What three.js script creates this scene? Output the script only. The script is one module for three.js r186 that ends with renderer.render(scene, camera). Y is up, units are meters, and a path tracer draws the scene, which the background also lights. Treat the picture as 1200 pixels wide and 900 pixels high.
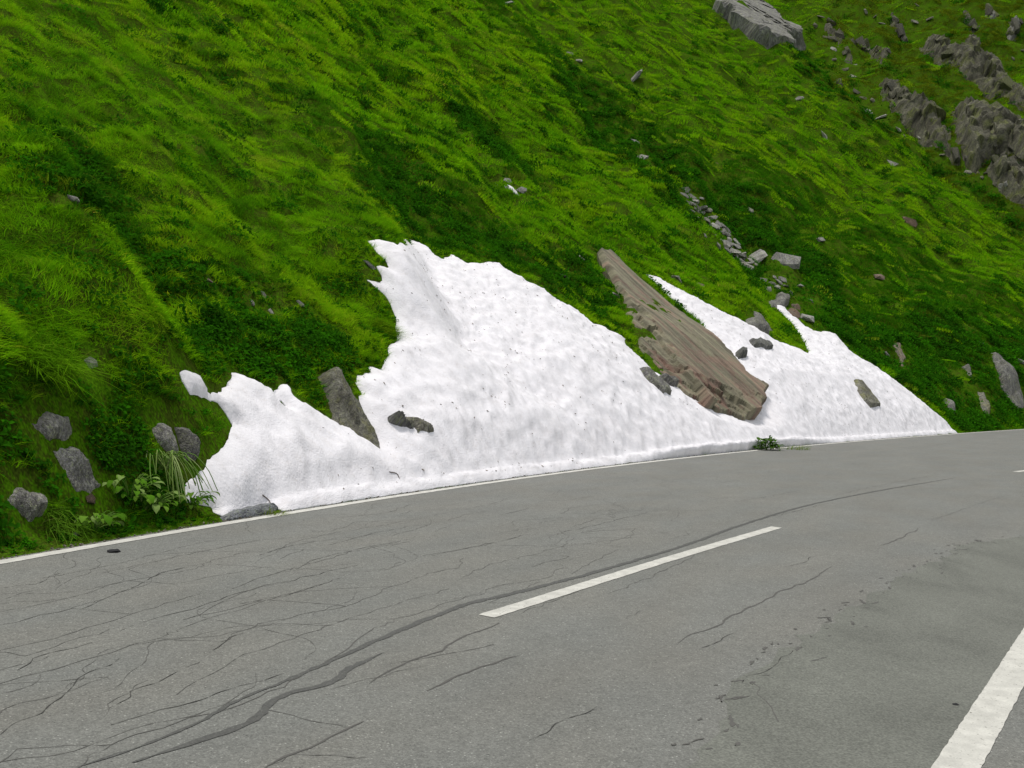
import * as THREE from 'three';
import { ConvexGeometry } from 'three/addons/geometries/ConvexGeometry.js';
import { mergeGeometries, toCreasedNormals } from 'three/addons/utils/BufferGeometryUtils.js';
import { createNoise2D, createNoise3D } from 'simplex-noise';

// ---------------------------------------------------------------- camera, sky, sun, exposure
const scene = new THREE.Scene();
const FPX = 1150, EYE = 1.6, PITCH = Math.atan(24 / 1150);
const camera = new THREE.PerspectiveCamera(2 * Math.atan(450 / FPX) * 180 / Math.PI, 4 / 3, 0.1, 1500);
camera.position.set(0, EYE, 0);
camera.lookAt(0, EYE + Math.tan(PITCH), -1);
scene.add(camera);
const renderer = new THREE.WebGLRenderer({ antialias: true });
renderer.setSize(1024, 768);
renderer.toneMapping = THREE.LinearToneMapping;
renderer.toneMappingExposure = 1.5;
renderer.shadowMap.enabled = true;

function rng(seed) { let a = seed >>> 0; return () => { a = (a + 0x6D2B79F5) | 0; let t = Math.imul(a ^ (a >>> 15), 1 | a); t = (t + Math.imul(t ^ (t >>> 7), 61 | t)) ^ t; return ((t ^ (t >>> 14)) >>> 0) / 4294967296; }; }
const R = rng(20240611);
const n2 = createNoise2D(rng(5)), n3 = createNoise3D(rng(9));
const clamp = (v, a = 0, b = 1) => Math.min(b, Math.max(a, v));
const lerp = (a, b, f) => a + (b - a) * f;
const ss = (a, b, v) => { const f = clamp((v - a) / (b - a)); return f * f * (3 - 2 * f); };

const SKY_STRENGTH = 0.6;
{ // bright layered overcast, brightest overhead
  const w = 512, h = 256, d = new Float32Array(w * h * 4);
  for (let j = 0; j < h; j++) for (let i = 0; i < w; i++) {
    const el = (j + 0.5) / h * Math.PI - Math.PI / 2, az = i / w * Math.PI * 2;
    const x = Math.cos(el) * Math.cos(az), y = Math.sin(el), z = Math.cos(el) * Math.sin(az);
    let c = 0, amp = 0.5, fr = 1.6;
    for (let o = 0; o < 4; o++) { c += amp * n3(x * fr, y * fr * 1.8, z * fr); amp *= 0.5; fr *= 2.1; }
    const L = SKY_STRENGTH * (0.42 + 0.62 * Math.max(0, y)) * (1 + 0.2 * c);
    d.set([L * 0.97, L * 1.0, L * 1.06, 1], (j * w + i) * 4);
  }
  const sky = new THREE.DataTexture(d, w, h, THREE.RGBAFormat, THREE.FloatType);
  sky.mapping = THREE.EquirectangularReflectionMapping; sky.magFilter = THREE.LinearFilter; sky.minFilter = THREE.LinearFilter;
  sky.colorSpace = THREE.LinearSRGBColorSpace; sky.needsUpdate = true;
  scene.background = sky; scene.environment = sky;
}
const sun = new THREE.DirectionalLight(0xfff8f0, 1.5);   // sun behind thin cloud, almost overhead
sun.position.set(-6, 95, -36); sun.target.position.set(5, 0, -28);
sun.castShadow = true; sun.shadow.radius = 20; sun.shadow.mapSize.set(2048, 2048);
Object.assign(sun.shadow.camera, { left: -70, right: 70, top: 70, bottom: -70, near: 1, far: 220 });
scene.add(sun, sun.target);

// ---------------------------------------------------------------- naming helpers
const used = new Map();
function numbered(name) { const k = used.get(name) || 0; used.set(name, k + 1); return k ? `${name}_${String(k).padStart(3, '0')}` : name; }
function tag(o, label, category, group) { o.userData = { label, category }; if (group) o.userData.group = group; return o; }
function structure(name, geo, mat) { const m = new THREE.Mesh(geo, mat); m.name = numbered(name); m.userData.kind = 'structure'; m.castShadow = m.receiveShadow = true; scene.add(m); return m; }
function part(name, geo, mat, parent) { const m = new THREE.Mesh(geo, mat); m.name = name; m.castShadow = m.receiveShadow = true; parent.add(m); return m; }

// ---------------------------------------------------------------- textures (tileable noise)
function tileNoise(size, cells, seed) {
  const r = rng(seed), g = new Float32Array(cells * cells); for (let i = 0; i < g.length; i++) g[i] = r();
  return (x, y) => { const u = ((x / size * cells) % cells + cells) % cells, v = ((y / size * cells) % cells + cells) % cells, i = Math.floor(u), j = Math.floor(v);
    let a = u - i, b = v - j; a = a * a * (3 - 2 * a); b = b * b * (3 - 2 * b); const i1 = (i + 1) % cells, j1 = (j + 1) % cells;
    return lerp(lerp(g[j * cells + i], g[j * cells + i1], a), lerp(g[j1 * cells + i], g[j1 * cells + i1], a), b); };
}
function texture(size, fn, srgb) {
  const d = new Uint8Array(size * size * 4);
  for (let j = 0; j < size; j++) for (let i = 0; i < size; i++) { const c = fn(i, j), o = (j * size + i) * 4; d[o] = clamp(c[0]) * 255; d[o + 1] = clamp(c[1]) * 255; d[o + 2] = clamp(c[2]) * 255; d[o + 3] = 255; }
  const t = new THREE.DataTexture(d, size, size); t.wrapS = t.wrapT = THREE.RepeatWrapping; t.magFilter = THREE.LinearFilter; t.minFilter = THREE.LinearMipmapLinearFilter; t.generateMipmaps = true;
  if (srgb) t.colorSpace = THREE.SRGBColorSpace; t.needsUpdate = true; return t;
}
const grey = v => [v, v, v];

// ---------------------------------------------------------------- the lie of the land: road plane, bend, hillside
const CANT = 0.04, NX = -0.833, NZ = 0.554;                        // plan coordinates: X to the right, Z forward (world z = -Z)
const plane = (X, Z) => CANT * (NX * X + NZ * Z);
const S0 = -60, S1 = 150, DS = 0.25, CN = Math.round((S1 - S0) / DS) + 1;
const CX = new Float64Array(CN), CZ = new Float64Array(CN), CT = new Float64Array(CN);
{
  const head = s => s < 0 ? 0.3882 + 0.004 * s : s < 58 ? 0.3882 + 0.01573 * s - 0.00029198 * s * s + 1.94934e-6 * s ** 3 : Math.min(2.0, head(57.99) + (s - 58) / 58);
  const i0 = Math.round(-S0 / DS); CX[i0] = -4.599; CZ[i0] = 6.945; CT[i0] = head(0);
  for (let i = i0 + 1; i < CN; i++) { const th = head(S0 + (i - 0.5) * DS); CX[i] = CX[i - 1] + Math.sin(th) * DS; CZ[i] = CZ[i - 1] + Math.cos(th) * DS; CT[i] = head(S0 + i * DS); }
  for (let i = i0 - 1; i >= 0; i--) { const th = head(S0 + (i + 0.5) * DS); CX[i] = CX[i + 1] - Math.sin(th) * DS; CZ[i] = CZ[i + 1] - Math.cos(th) * DS; CT[i] = head(S0 + i * DS); }
}
function curve(s) { const u = clamp((s - S0) / DS, 0, CN - 1.001), i = Math.floor(u), f = u - i; return [lerp(CX[i], CX[i + 1], f), lerp(CZ[i], CZ[i + 1], f), lerp(CT[i], CT[i + 1], f)]; }
const toPlan = (s, t) => { const [x, z, h] = curve(s); return [x - Math.cos(h) * t, z + Math.sin(h) * t]; };
function toST(X, Z, guess) {
  let s = guess;
  if (s === undefined) { let b = 1e9; for (let i = 0; i < CN; i += 12) { const q = (X - CX[i]) ** 2 + (Z - CZ[i]) ** 2; if (q < b) { b = q; s = S0 + i * DS; } } }
  let t = 0;
  for (let k = 0; k < 6; k++) {
    const [x, z, h] = curve(s), dx = X - x, dz = Z - z;
    t = -Math.cos(h) * dx + Math.sin(h) * dz; const al = Math.sin(h) * dx + Math.cos(h) * dz;
    const ka = (curve(s + 0.5)[2] - curve(s - 0.5)[2]);
    s += al / Math.max(0.3, 1 + ka * t);
    if (Math.abs(al) < 1e-3) break;
  }
  return [s, t];
}
function baseH(s, t) {
  if (t < 0.2) return 0;
  const right = ss(46, 75, s), left = 1 - ss(3.6, 6.2, s), rb = ss(56, 64, s) * (1 - ss(84, 92, s));
  const kb = 1.05 + 0.95 * left + 0.65 * rb, wide = lerp(lerp(2, 0.85, left), 2.2, rb), km = lerp(0.76, 0.8, right);
  let h = 0;
  h += 0.25 * Math.min(t - 0.2, 0.4);
  if (t > 0.5) { const u = t - 0.5; h += kb * Math.min(u, wide) + (u > wide ? km * (u - wide) : 0) + (u > 16 ? 0.1 * (u - 16) : 0); }
  return h;
}
const baseY = (s, t) => { const [x, z] = curve(s); return plane(x, z) + baseH(s, t); };

// pixel of the photograph -> direction (plan X, up, plan Z)
const cp = Math.cos(PITCH), sp = Math.sin(PITCH);
function ray(px, py) { const a = (px - 600) / FPX, b = (450 - py) / FPX; return [a, b * cp + sp, cp - b * sp]; }
function roadPoint(px, py) { const d = ray(px, py), Z = EYE / (-d[1] + CANT * (NX * d[0] + NZ * d[2])); return [d[0] * Z, d[2] * Z]; }
function cast(px, py, heightST) {                                   // where the line of sight meets the hillside
  const d = ray(px, py); let g, lo = 4, last;
  for (let k = 4; k < 260; k += 0.15 + k * 0.004) {
    const X = d[0] * k, Z = d[2] * k, y = EYE + d[1] * k, [s, t] = toST(X, Z, g); g = s;
    if (t > -1 && y < heightST(s, t)) {
      let a = lo, b = k;
      for (let q = 0; q < 14; q++) { const m = (a + b) / 2, [s2, t2] = toST(d[0] * m, d[2] * m, g); if (EYE + d[1] * m < heightST(s2, t2)) b = m; else a = m; }
      const [s3, t3] = toST(d[0] * b, d[2] * b, g); return { s: s3, t: t3, dist: b };
    }
    lo = k; last = [s, t];
  }
  return { s: last[0], t: last[1], dist: 260, miss: true };
}
// folds of the hillside: crest lines read off the photograph, laid on the slope
function polyDist(pts, x, y) {                                       // distance to an open line, signed + on its uphill/far side; and place along it
  let best = 1e9, side = 1, along = 0, acc = 0;
  for (let i = 0; i + 1 < pts.length; i++) {
    const [ax, ay] = pts[i], bx = pts[i + 1][0] - ax, by = pts[i + 1][1] - ay, L2 = bx * bx + by * by;
    const f = clamp(((x - ax) * bx + (y - ay) * by) / L2), dx = x - ax - bx * f, dy = y - ay - by * f, q = dx * dx + dy * dy;
    if (q < best) { best = q; side = bx * (y - ay) - by * (x - ax) > 0 ? 1 : -1; along = acc + f * Math.sqrt(L2); }
    acc += Math.sqrt(L2);
  }
  return { d: Math.sqrt(best), side, along, len: acc };
}
const folds = [];
function fold(pixels, fn) { const pts = pixels.map(([x, y]) => { const h = cast(x, y, baseY); return [h.s, h.t]; }); folds.push({ pts, fn, lo: [Math.min(...pts.map(p => p[0])) - 14, Math.min(...pts.map(p => p[1])) - 14], hi: [Math.max(...pts.map(p => p[0])) + 60, Math.max(...pts.map(p => p[1])) + 60] }); }
// profile of a spur: bulge on the near side, drop into a gully behind, both fading at the line's ends
const spur = (bulge, wide, drop, steep, back) => (d, side, e) => e * (side > 0 ? (bulge - (bulge + drop) * ss(0, steep, d)) * (1 - ss(steep, steep + back, d)) : bulge * Math.exp(-((d / wide) ** 2)));
fold([[560, -60], [640, 70], [690, 160], [745, 207], [800, 257], [850, 302], [884, 326]], spur(0.9, 3.5, 1.3, 2.2, 8));
fold([[520, 110], [560, 165], [592, 205], [640, 248], [700, 288]], spur(0.55, 2.2, 0.8, 1.3, 4.5));
fold([[340, 110], [400, 190], [440, 262], [462, 335], [464, 385]], spur(0.75, 2.4, 0.45, 1.3, 3.5));
fold([[40, 170], [100, 300], [150, 375], [190, 412], [262, 462]], spur(0.5, 1.3, 0.5, 0.7, 2));
fold([[-60, 330], [0, 400], [40, 440], [85, 490], [108, 560]], spur(0.4, 0.8, 0.5, 0.35, 1.1));
// the far ridge: behind it a gully, then craggy ground that climbs more steeply
fold([[760, -120], [840, -10], [930, 78], [1000, 140], [1100, 215], [1200, 290], [1290, 360]], (d, side, e) => side > 0 ? -3 * ss(0, 5, d) + 0.6 * Math.max(0, d - 4) : 0.3 * Math.exp(-((d / 4) ** 2)));
folds.forEach((f, i) => { f.far = i === 5; });
function foldH(s, t) {
  let h = 0;
  for (const f of folds) {
    if (s < f.lo[0] || t < f.lo[1] || s > f.hi[0] || t > f.hi[1]) continue;
    const q = polyDist(f.pts, s, t), e = f.far ? 1 : ss(0, 1.5, q.along + 0.01) * ss(0, 1.5, q.len - q.along + 0.01);
    h += f.fn(q.d, q.side, e);
  }
  // rounded spurs with creases between them, running down the fall line
  const far = 1 + ss(20, 60, t + s * 0.35), w = s + 2.2 * n2(s * 0.07, t * 0.05), bl = Math.abs(n2(w * 0.1 / far ** 0.6, t * 0.022 + 3)), b2 = Math.abs(n2(w * 0.27 + 11, t * 0.06)), out = ss(5.5, 13, t) + (1 - ss(2, 5, s)) * ss(2, 5, t) * 0.5;
  h += out * far * (1.3 * (Math.sqrt(bl) - 0.5) + 0.42 * (Math.sqrt(b2) - 0.5));
  return h * ss(0.6, 2.0, t);
}
const macroY = (s, t) => baseY(s, t) + foldH(s, t);


// ---------------------------------------------------------------- outlines traced on the slope
function jag(pts, times, amp, seed) {                                // uneven outline between traced points
  const r = rng(seed);
  for (let k = 0; k < times; k++) { const out = []; for (let i = 0; i < pts.length; i++) { const a = pts[i], b = pts[(i + 1) % pts.length], l = Math.hypot(b[0] - a[0], b[1] - a[1]), o = (r() - 0.5) * 2 * amp * l; out.push(a, [(a[0] + b[0]) / 2 - (b[1] - a[1]) / (l || 1) * o, (a[1] + b[1]) / 2 + (b[0] - a[0]) / (l || 1) * o]); } pts = out; }
  return pts;
}
function outline(pixels, { jags = 1, amp = 0.1, seed = 1, least = 0.16, lift = 0 } = {}) {
  const on = (s, t) => macroY(s, t) + lift;
  const p = jag(pixels.map(([x, y, foot]) => { if (foot) { const j = 0.03 * n2(x * 0.05, 3); let a = 0, b = 75; for (let q = 0; q < 30; q++) { const m = (a + b) / 2, [X, Z] = toPlan(m, least); if (600 + FPX * X / Z < x) a = m; else b = m; } return [a, least + 0.03 + j]; } let h = cast(x, y, macroY); if (lift && h.t > 0.7) h = cast(x, y, on); return [h.s, Math.max(least, h.t)]; }), jags, amp, seed).map(([a, b]) => [a, Math.max(least, b)]);
  return { p, lo: [Math.min(...p.map(q => q[0])), Math.min(...p.map(q => q[1]))], hi: [Math.max(...p.map(q => q[0])), Math.max(...p.map(q => q[1]))] };
}
function inside(o, x, y, far = 1) {                                  // signed distance (+ inside) and the nearest point of the outline
  if (x < o.lo[0] - far || y < o.lo[1] - far || x > o.hi[0] + far || y > o.hi[1] + far) return { d: -far - 1, x, y };
  let best = 1e9, nx = x, ny = y, odd = false; const p = o.p;
  for (let i = 0, j = p.length - 1; i < p.length; j = i++) {
    const ax = p[j][0], ay = p[j][1], bx = p[i][0] - ax, by = p[i][1] - ay, f = clamp(((x - ax) * bx + (y - ay) * by) / (bx * bx + by * by || 1)), cx = ax + bx * f, cy = ay + by * f, q = (x - cx) ** 2 + (y - cy) ** 2;
    if (q < best) { best = q; nx = cx; ny = cy; }
    if ((p[i][1] > y) !== (ay > y) && x < (p[j][0] - p[i][0]) * (y - p[i][1]) / (ay - p[i][1]) + p[i][0]) odd = !odd;
  }
  const d = Math.sqrt(best); return { d: odd ? d : -d, x: nx, y: ny };
}
const snowOutline = outline([[262, 606], [245, 597], [232, 591], [217, 586], [216, 570], [219, 553], [230, 545], [242, 527], [255, 520], [262, 512], [268, 500], [270, 492], [277, 489], [268, 480], [262, 472], [255, 462], [246, 459], [236, 454], [222, 449], [217, 438], [207, 428], [204, 424], [214, 423], [223, 426], [232, 431], [234, 440], [240, 448], [246, 453], [254, 452], [262, 446], [270, 437], [271, 426], [285, 435], [300, 443], [314, 447], [318, 455], [323, 463], [331, 469], [336, 470], [333, 462], [325, 455], [320, 448], [326, 443], [332, 441], [340, 448], [342, 458], [355, 463], [365, 470], [375, 476], [386, 480], [394, 487], [407, 488], [417, 499], [431, 507], [441, 515], [444, 509], [438, 495], [430, 480], [423, 466], [420, 456], [424, 452], [416, 438], [418, 430], [428, 427], [436, 429], [431, 420], [437, 421], [447, 427], [450, 416], [455, 408], [460, 395], [463, 375], [462, 358], [457, 345], [452, 337], [441, 327], [430, 318], [441, 319], [449, 322], [447, 312], [441, 303], [446, 302], [458, 309], [452, 297], [441, 287], [430, 276], [441, 276], [457, 280], [466, 283], [472, 273], [480, 277], [492, 282], [504, 287], [508, 295], [519, 301], [520, 295], [528, 293], [538, 299], [547, 305], [560, 304], [584, 304], [592, 312], [613, 326], [635, 338], [647, 347], [667, 357], [683, 370], [687, 373], [713, 383], [733, 392], [736, 404], [750, 416], [760, 428], [777, 437], [790, 445], [797, 455], [818, 466], [836, 474], [858, 482], [874, 481], [880, 474], [880, 458], [868, 440], [855, 420], [838, 395], [822, 377], [806, 364], [788, 348], [776, 337], [762, 326], [754, 318], [766, 320], [787, 334], [808, 344], [826, 354], [843, 364], [866, 376], [885, 386], [903, 396], [927, 405], [947, 411], [942, 397], [933, 383], [923, 370], [907, 355], [917, 357], [933, 373], [943, 382], [957, 387], [973, 388], [987, 400], [1000, 415], [1027, 430], [1043, 443], [1060, 453], [1083, 473], [1100, 485], [1111, 497], ...Array.from({ length: 61 }, (_, i) => [1122 - 13 * i, 0, 1]), [330, 599], [312, 592], [292, 594], [273, 601]], { jags: 2, amp: 0.09, seed: 11, least: 0.15, lift: 0.12 });
const snowAt = (s, t, far = 1) => inside(snowOutline, s, t, far).d;

// full surface: folds plus turf hummocks (smooth under the snow)
function hummocks(s, t) {
  const [X, Z] = toPlan(s, t);
  const a = n2(X * 0.16, Z * 0.16) * 0.34, b = n2(X * 0.42 + 9, Z * 0.42) * 0.2, c = Math.abs(n2(X * 0.95 + 3, Z * 0.95 - 7)) * 0.26, e = n2(X * 2.1, Z * 2.1 + 5) * 0.075;
  const far = 1 + ss(25, 90, t + s * 0.3) * 1.2;
  return (a + b + c + e - 0.08) * far;
}
function fullY(s, t) {
  const f = ss(0.25, 2.2, t); if (f <= 0) return macroY(s, t);
  const q = snowAt(s, t, 2.5);
  return macroY(s, t) + hummocks(s, t) * f * (0.16 + 0.84 * (1 - ss(-1.8, -0.1, q)));
}
const worldAt = (s, t, y) => { const [X, Z] = toPlan(s, t); return new THREE.Vector3(X, y, -Z); };
function frameAt(s, t, e = 0.25, f = fullY) {                          // surface point and its normal
  const p = worldAt(s, t, f(s, t)), a = worldAt(s + e, t, f(s + e, t)), b = worldAt(s, t + e, f(s, t + e));
  const n = a.sub(p).cross(b.sub(p)).normalize(); if (n.y < 0) n.negate();
  return { p, n };
}

// ---------------------------------------------------------------- hillside sheet
function spacing(from, to, step) { const a = [from]; while (a[a.length - 1] < to) a.push(a[a.length - 1] + step(a[a.length - 1])); return a; }
{
  const tA = tileNoise(512, 64, 1), tB = tileNoise(512, 200, 2), tC = tileNoise(512, 12, 3);
  const soil = texture(512, (i, j) => { const v = 0.35 * tA(i, j) + 0.35 * tB(i, j) + 0.3 * tC(i, j), m = ss(0.42, 0.6, v); return [lerp(0.23, 0.25, m), lerp(0.29, 0.39, m), lerp(0.08, 0.05, m)].map(c => c * (0.75 + 0.5 * tB(j, i))); }, true);
  const sA = spacing(-26, 128, s => s < -3 ? 0.8 : s < 24 ? 0.16 : s < 50 ? 0.26 : 0.42), tA2 = spacing(0.13, 120, t => 0.1 + t * 0.012);
  const pos = [], uv = [], idx = [], W = tA2.length;
  for (const s of sA) for (const t of tA2) { const y = fullY(s, t), p = worldAt(s, t, y); pos.push(p.x, p.y - (t < 0.2 ? 0.02 : 0), p.z); uv.push(s / 2.4, t * 1.25 / 2.4); }
  for (let i = 0; i + 1 < sA.length; i++) for (let j = 0; j + 1 < W; j++) { const a = i * W + j; idx.push(a, a + W, a + 1, a + 1, a + W, a + W + 1); }
  const g = new THREE.BufferGeometry(); g.setAttribute('position', new THREE.Float32BufferAttribute(pos, 3)); g.setAttribute('uv', new THREE.Float32BufferAttribute(uv, 2)); g.setIndex(idx); g.computeVertexNormals();
  structure('hillside', g, new THREE.MeshPhysicalMaterial({ map: soil, bumpMap: soil, bumpScale: 0.03, roughness: 1, specularIntensity: 0 }));
}
{ // the ground that falls away below the road, down to the valley
  const pos = [], idx = [], uv = [], xs = spacing(-140, 420, x => x > -40 && x < 90 ? 3 : 14), zs = spacing(-140, 420, x => x > -40 && x < 110 ? 3 : 14), W = zs.length;
  for (const X of xs) for (const Z of zs) { const [s, t] = toST(X, Z), c = plane(...curve(s).slice(0, 2)), v = t > -11 ? c - 0.5 : Math.max(-160, c - 0.5 - 0.55 * (-11 - t)); pos.push(X, v + n2(X * 0.05, Z * 0.05) * (t > -12 ? 0 : 1.5) - (t > -12 ? 0 : 1.5), -Z); uv.push(X / 4, Z / 4); }
  for (let i = 0; i + 1 < xs.length; i++) for (let j = 0; j + 1 < W; j++) { const a = i * W + j; idx.push(a, a + 1, a + W, a + 1, a + W + 1, a + W); }
  const g = new THREE.BufferGeometry(); g.setAttribute('position', new THREE.Float32BufferAttribute(pos, 3)); g.setAttribute('uv', new THREE.Float32BufferAttribute(uv, 2)); g.setIndex(idx); g.computeVertexNormals();
  structure('valley_slope', g, new THREE.MeshStandardMaterial({ color: new THREE.Color().setRGB(0.07, 0.12, 0.03), roughness: 1 }));
}

// ---------------------------------------------------------------- road
const aA = tileNoise(1024, 420, 21), aB = tileNoise(1024, 170, 22), aC = tileNoise(1024, 30, 23);
const chips = (() => { const r = rng(77), m = new Float32Array(1024 * 1024); for (let k = 0; k < 9000; k++) { const x = Math.floor(r() * 1024), y = Math.floor(r() * 1024), w = r() < 0.14 ? 2.4 : 1.3, v = (r() < 0.4 ? 0.34 : 0.16) * (r() < 0.4 ? -0.7 : 1); for (let j = -3; j <= 3; j++) for (let i = -3; i <= 3; i++) { const q = i * i + j * j; if (q < w * w) m[((y + j + 1024) % 1024) * 1024 + (x + i + 1024) % 1024] = v * (0.7 + 0.3 * r()); } } return m; })();
const asphaltMap = texture(1024, (i, j) => { const v = 0.63 + 0.15 * (aA(i, j) - 0.5) + 0.11 * (aB(i, j) - 0.5) + 0.03 * (aC(i, j) - 0.5) + 0.8 * chips[j * 1024 + i]; return [v * 0.995, v, v * 0.965]; }, true);
const asphaltBump = texture(1024, (i, j) => grey(0.35 * aA(i, j) + 0.45 * aB(i, j) + 0.6 * chips[j * 1024 + i]));
const roadMat = new THREE.MeshStandardMaterial({ map: asphaltMap, bumpMap: asphaltBump, bumpScale: 0.004, roughness: 0.93, vertexColors: true, color: new THREE.Color().setRGB(0.46, 0.46, 0.45) });
const onRoad = (X, Z, up) => [X, plane(X, Z) + up, -Z];
let road;
{
  const sA = spacing(-16, 125, s => s < 40 ? 0.18 : 0.5), tA = spacing(-9.6, 0.131, () => 0.18); tA[tA.length - 1] = 0.13;
  const pos = [], uv = [], col = [], idx = [], W = tA.length;
  for (const s of sA) for (const t of tA) {
    const e = t === 0.13 ? 0.02 * n2(s * 2.1, 4) : 0, [X, Z] = toPlan(s, t + e); pos.push(...onRoad(X, Z, 0)); uv.push(X / 1.7, Z / 1.7);
    const v = 1 + 0.06 * n2(s * 0.25, t * 0.8) + 0.05 * n2(s * 1.1, t * 2.4) + 0.02 * n2(s * 3.3, t * 3.3), w = 0.02 * n2(s * 0.5 + 30, t * 1.2); col.push(v * (1 + w), v, v * (1 - w));
  }
  for (let i = 0; i + 1 < sA.length; i++) for (let j = 0; j + 1 < W; j++) { const a = i * W + j; idx.push(a, a + W, a + 1, a + 1, a + W, a + W + 1); }
  const g = new THREE.BufferGeometry(); g.setAttribute('position', new THREE.Float32BufferAttribute(pos, 3)); g.setAttribute('uv', new THREE.Float32BufferAttribute(uv, 2)); g.setAttribute('color', new THREE.Float32BufferAttribute(col, 3)); g.setIndex(idx); g.computeVertexNormals();
  road = structure('road', g, roadMat);
}
// a band laid on the road along plan points
function band(points, width, up, { step = 0.1, rough = 0, seed = 1, taper = false, uvk = 1.7, straight = false } = {}) {
  const r = rng(seed), v3 = points.map(([x, z]) => new THREE.Vector3(x, 0, z)), c = straight ? v3.reduce((p, v, i) => { if (i) p.add(new THREE.LineCurve3(v3[i - 1], v)); return p; }, new THREE.CurvePath()) : new THREE.CatmullRomCurve3(v3, false, 'centripetal'), L = c.getLength(), n = Math.max(2, Math.ceil(L / step)), pos = [], uv = [], idx = [];
  for (let i = 0; i <= n; i++) {
    const p = c.getPointAt(i / n), d = c.getTangentAt(i / n), wv = typeof width === 'function' ? width(i / n) : width, k = taper ? Math.min(1, 0.15 + 5 * Math.min(i, n - i) / n) : 1;
    const a = wv / 2 * k + (r() - 0.5) * rough, b = wv / 2 * k + (r() - 0.5) * rough;
    for (const [q, sgn] of [[a, -1], [b, 1]]) { const X = p.x + d.z * q * sgn, Z = p.z - d.x * q * sgn; pos.push(...onRoad(X, Z, up)); uv.push(X / uvk, Z / uvk); }
    if (i < n) { const o = i * 2; idx.push(o, o + 1, o + 2, o + 1, o + 3, o + 2); }
  }
  const g = new THREE.BufferGeometry(); g.setAttribute('position', new THREE.Float32BufferAttribute(pos, 3)); g.setAttribute('uv', new THREE.Float32BufferAttribute(uv, 2)); g.setIndex(idx); g.computeVertexNormals();
  const nn = g.attributes.normal; for (let i = 0; i < nn.count; i++) nn.setXYZ(i, 0, 1, 0);
  return g;
}
const wornPaint = texture(512, (() => { const a = tileNoise(512, 150, 31), b = tileNoise(512, 30, 32), c = tileNoise(512, 300, 33); return (i, j) => { const v = 0.9 + 0.1 * (b(i, j) - 0.5) + 0.08 * (c(i, j) - 0.5), w = ss(0.8, 0.86, a(i, j) * 0.55 + c(j, i) * 0.45); return [lerp(v, 0.5, w), lerp(v * 0.995, 0.49, w), lerp(v * 0.965, 0.46, w)]; }; })(), true);
const paint = new THREE.MeshStandardMaterial({ map: wornPaint, roughness: 0.85, color: new THREE.Color().setRGB(0.68, 0.68, 0.665) });
const tar = new THREE.MeshStandardMaterial({ map: asphaltMap, roughness: 0.7, color: new THREE.Color().setRGB(0.21, 0.21, 0.212) });
const crackMat = new THREE.MeshStandardMaterial({ color: new THREE.Color().setRGB(0.045, 0.044, 0.04), roughness: 1 });
const weakCrack = new THREE.MeshStandardMaterial({ color: new THREE.Color().setRGB(0.1, 0.098, 0.09), roughness: 1 });
part('edge_line', band(spacing(-14, 110, () => 1).map(s => toPlan(s, 0)), 0.14, 0.004, { rough: 0.012, seed: 4 }), paint, road);
{
  const a = roadPoint(1121, 900), b = roadPoint(1205, 758), d = [b[0] - a[0], b[1] - a[1]], l = Math.hypot(...d); d[0] /= l; d[1] /= l;
  const line = []; for (let q = -9; q <= 40; q += 1) { const k = q > 3 ? 0.0035 * (q - 3) ** 2 : 0; line.push([a[0] + d[0] * q + d[1] * k, a[1] + d[1] * q - d[0] * k]); }
  part('edge_line', band(line, 0.175, 0.004, { rough: 0.006, step: 0.05, seed: 5 }), paint, road);
  // grit and old verge outside the right-hand line
  const grit = texture(512, (() => { const u = tileNoise(512, 220, 41), w = tileNoise(512, 60, 42); return (i, j) => { const v = 0.2 + 0.34 * u(i, j) * w(j, i) + 0.12 * w(i, j); return [v, v * 0.98, v * 0.9]; }; })(), true);
  const off = line.map(([x, z]) => [x + d[1] * 1.25, z - d[0] * 1.25]);
  structure('gravel_shoulder', band(off, 1.9, 0.006, { rough: 0.05, step: 0.04, seed: 6, uvk: 0.8 }), new THREE.MeshStandardMaterial({ map: grit, bumpMap: grit, bumpScale: 0.012, roughness: 1 }));
}
{
  const a = roadPoint(570, 722.5), b = roadPoint(910, 618), c = roadPoint(1190, 553);
  part('centre_line_dash', band([a, [(a[0] + b[0]) / 2 - 0.02, (a[1] + b[1]) / 2 + 0.02], b], 0.135, 0.004, { rough: 0.008, step: 0.06, seed: 7 }), paint, road);
  part('centre_line_dash', band([c, [c[0] + 2.2, c[1] + 2.15], [c[0] + 4.5, c[1] + 4.1]], 0.135, 0.004, { rough: 0.008, seed: 8 }), paint, road);
}
// tar-sealed seams and cracks, traced
const px2road = a => a.map(([x, y]) => roadPoint(x, y));
const wob = (pts, seed, amp = 0.03) => { const r = rng(seed), c = new THREE.CatmullRomCurve3(pts.map(([x, z]) => new THREE.Vector3(x, 0, z)), false, 'centripetal'), n = Math.max(4, Math.ceil(c.getLength() / 0.14)); return c.getSpacedPoints(n).map((p, i) => i && i < n ? [p.x + (r() - 0.5) * 2 * amp, p.z + (r() - 0.5) * 2 * amp] : [p.x, p.z]); };
[[[88, 900], [200, 862], [270, 826], [360, 787], [425, 758], [500, 726], [555, 706], [600, 696], [640, 686], [720, 664], [800, 640], [870, 615], [940, 594], [1020, 577], [1120, 560]],
  [[155, 894], [210, 876], [290, 848], [310, 832], [325, 818], [395, 797], [405, 786], [450, 765]]].forEach((p, i) => part('tar_seam', band(wob(px2road(p), 50 + i, 0.007), i ? 0.045 : q => 0.062 - 0.03 * q, 0.003, { rough: 0.016, step: 0.05, seed: 60 + i, taper: true }), tar, road));
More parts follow.
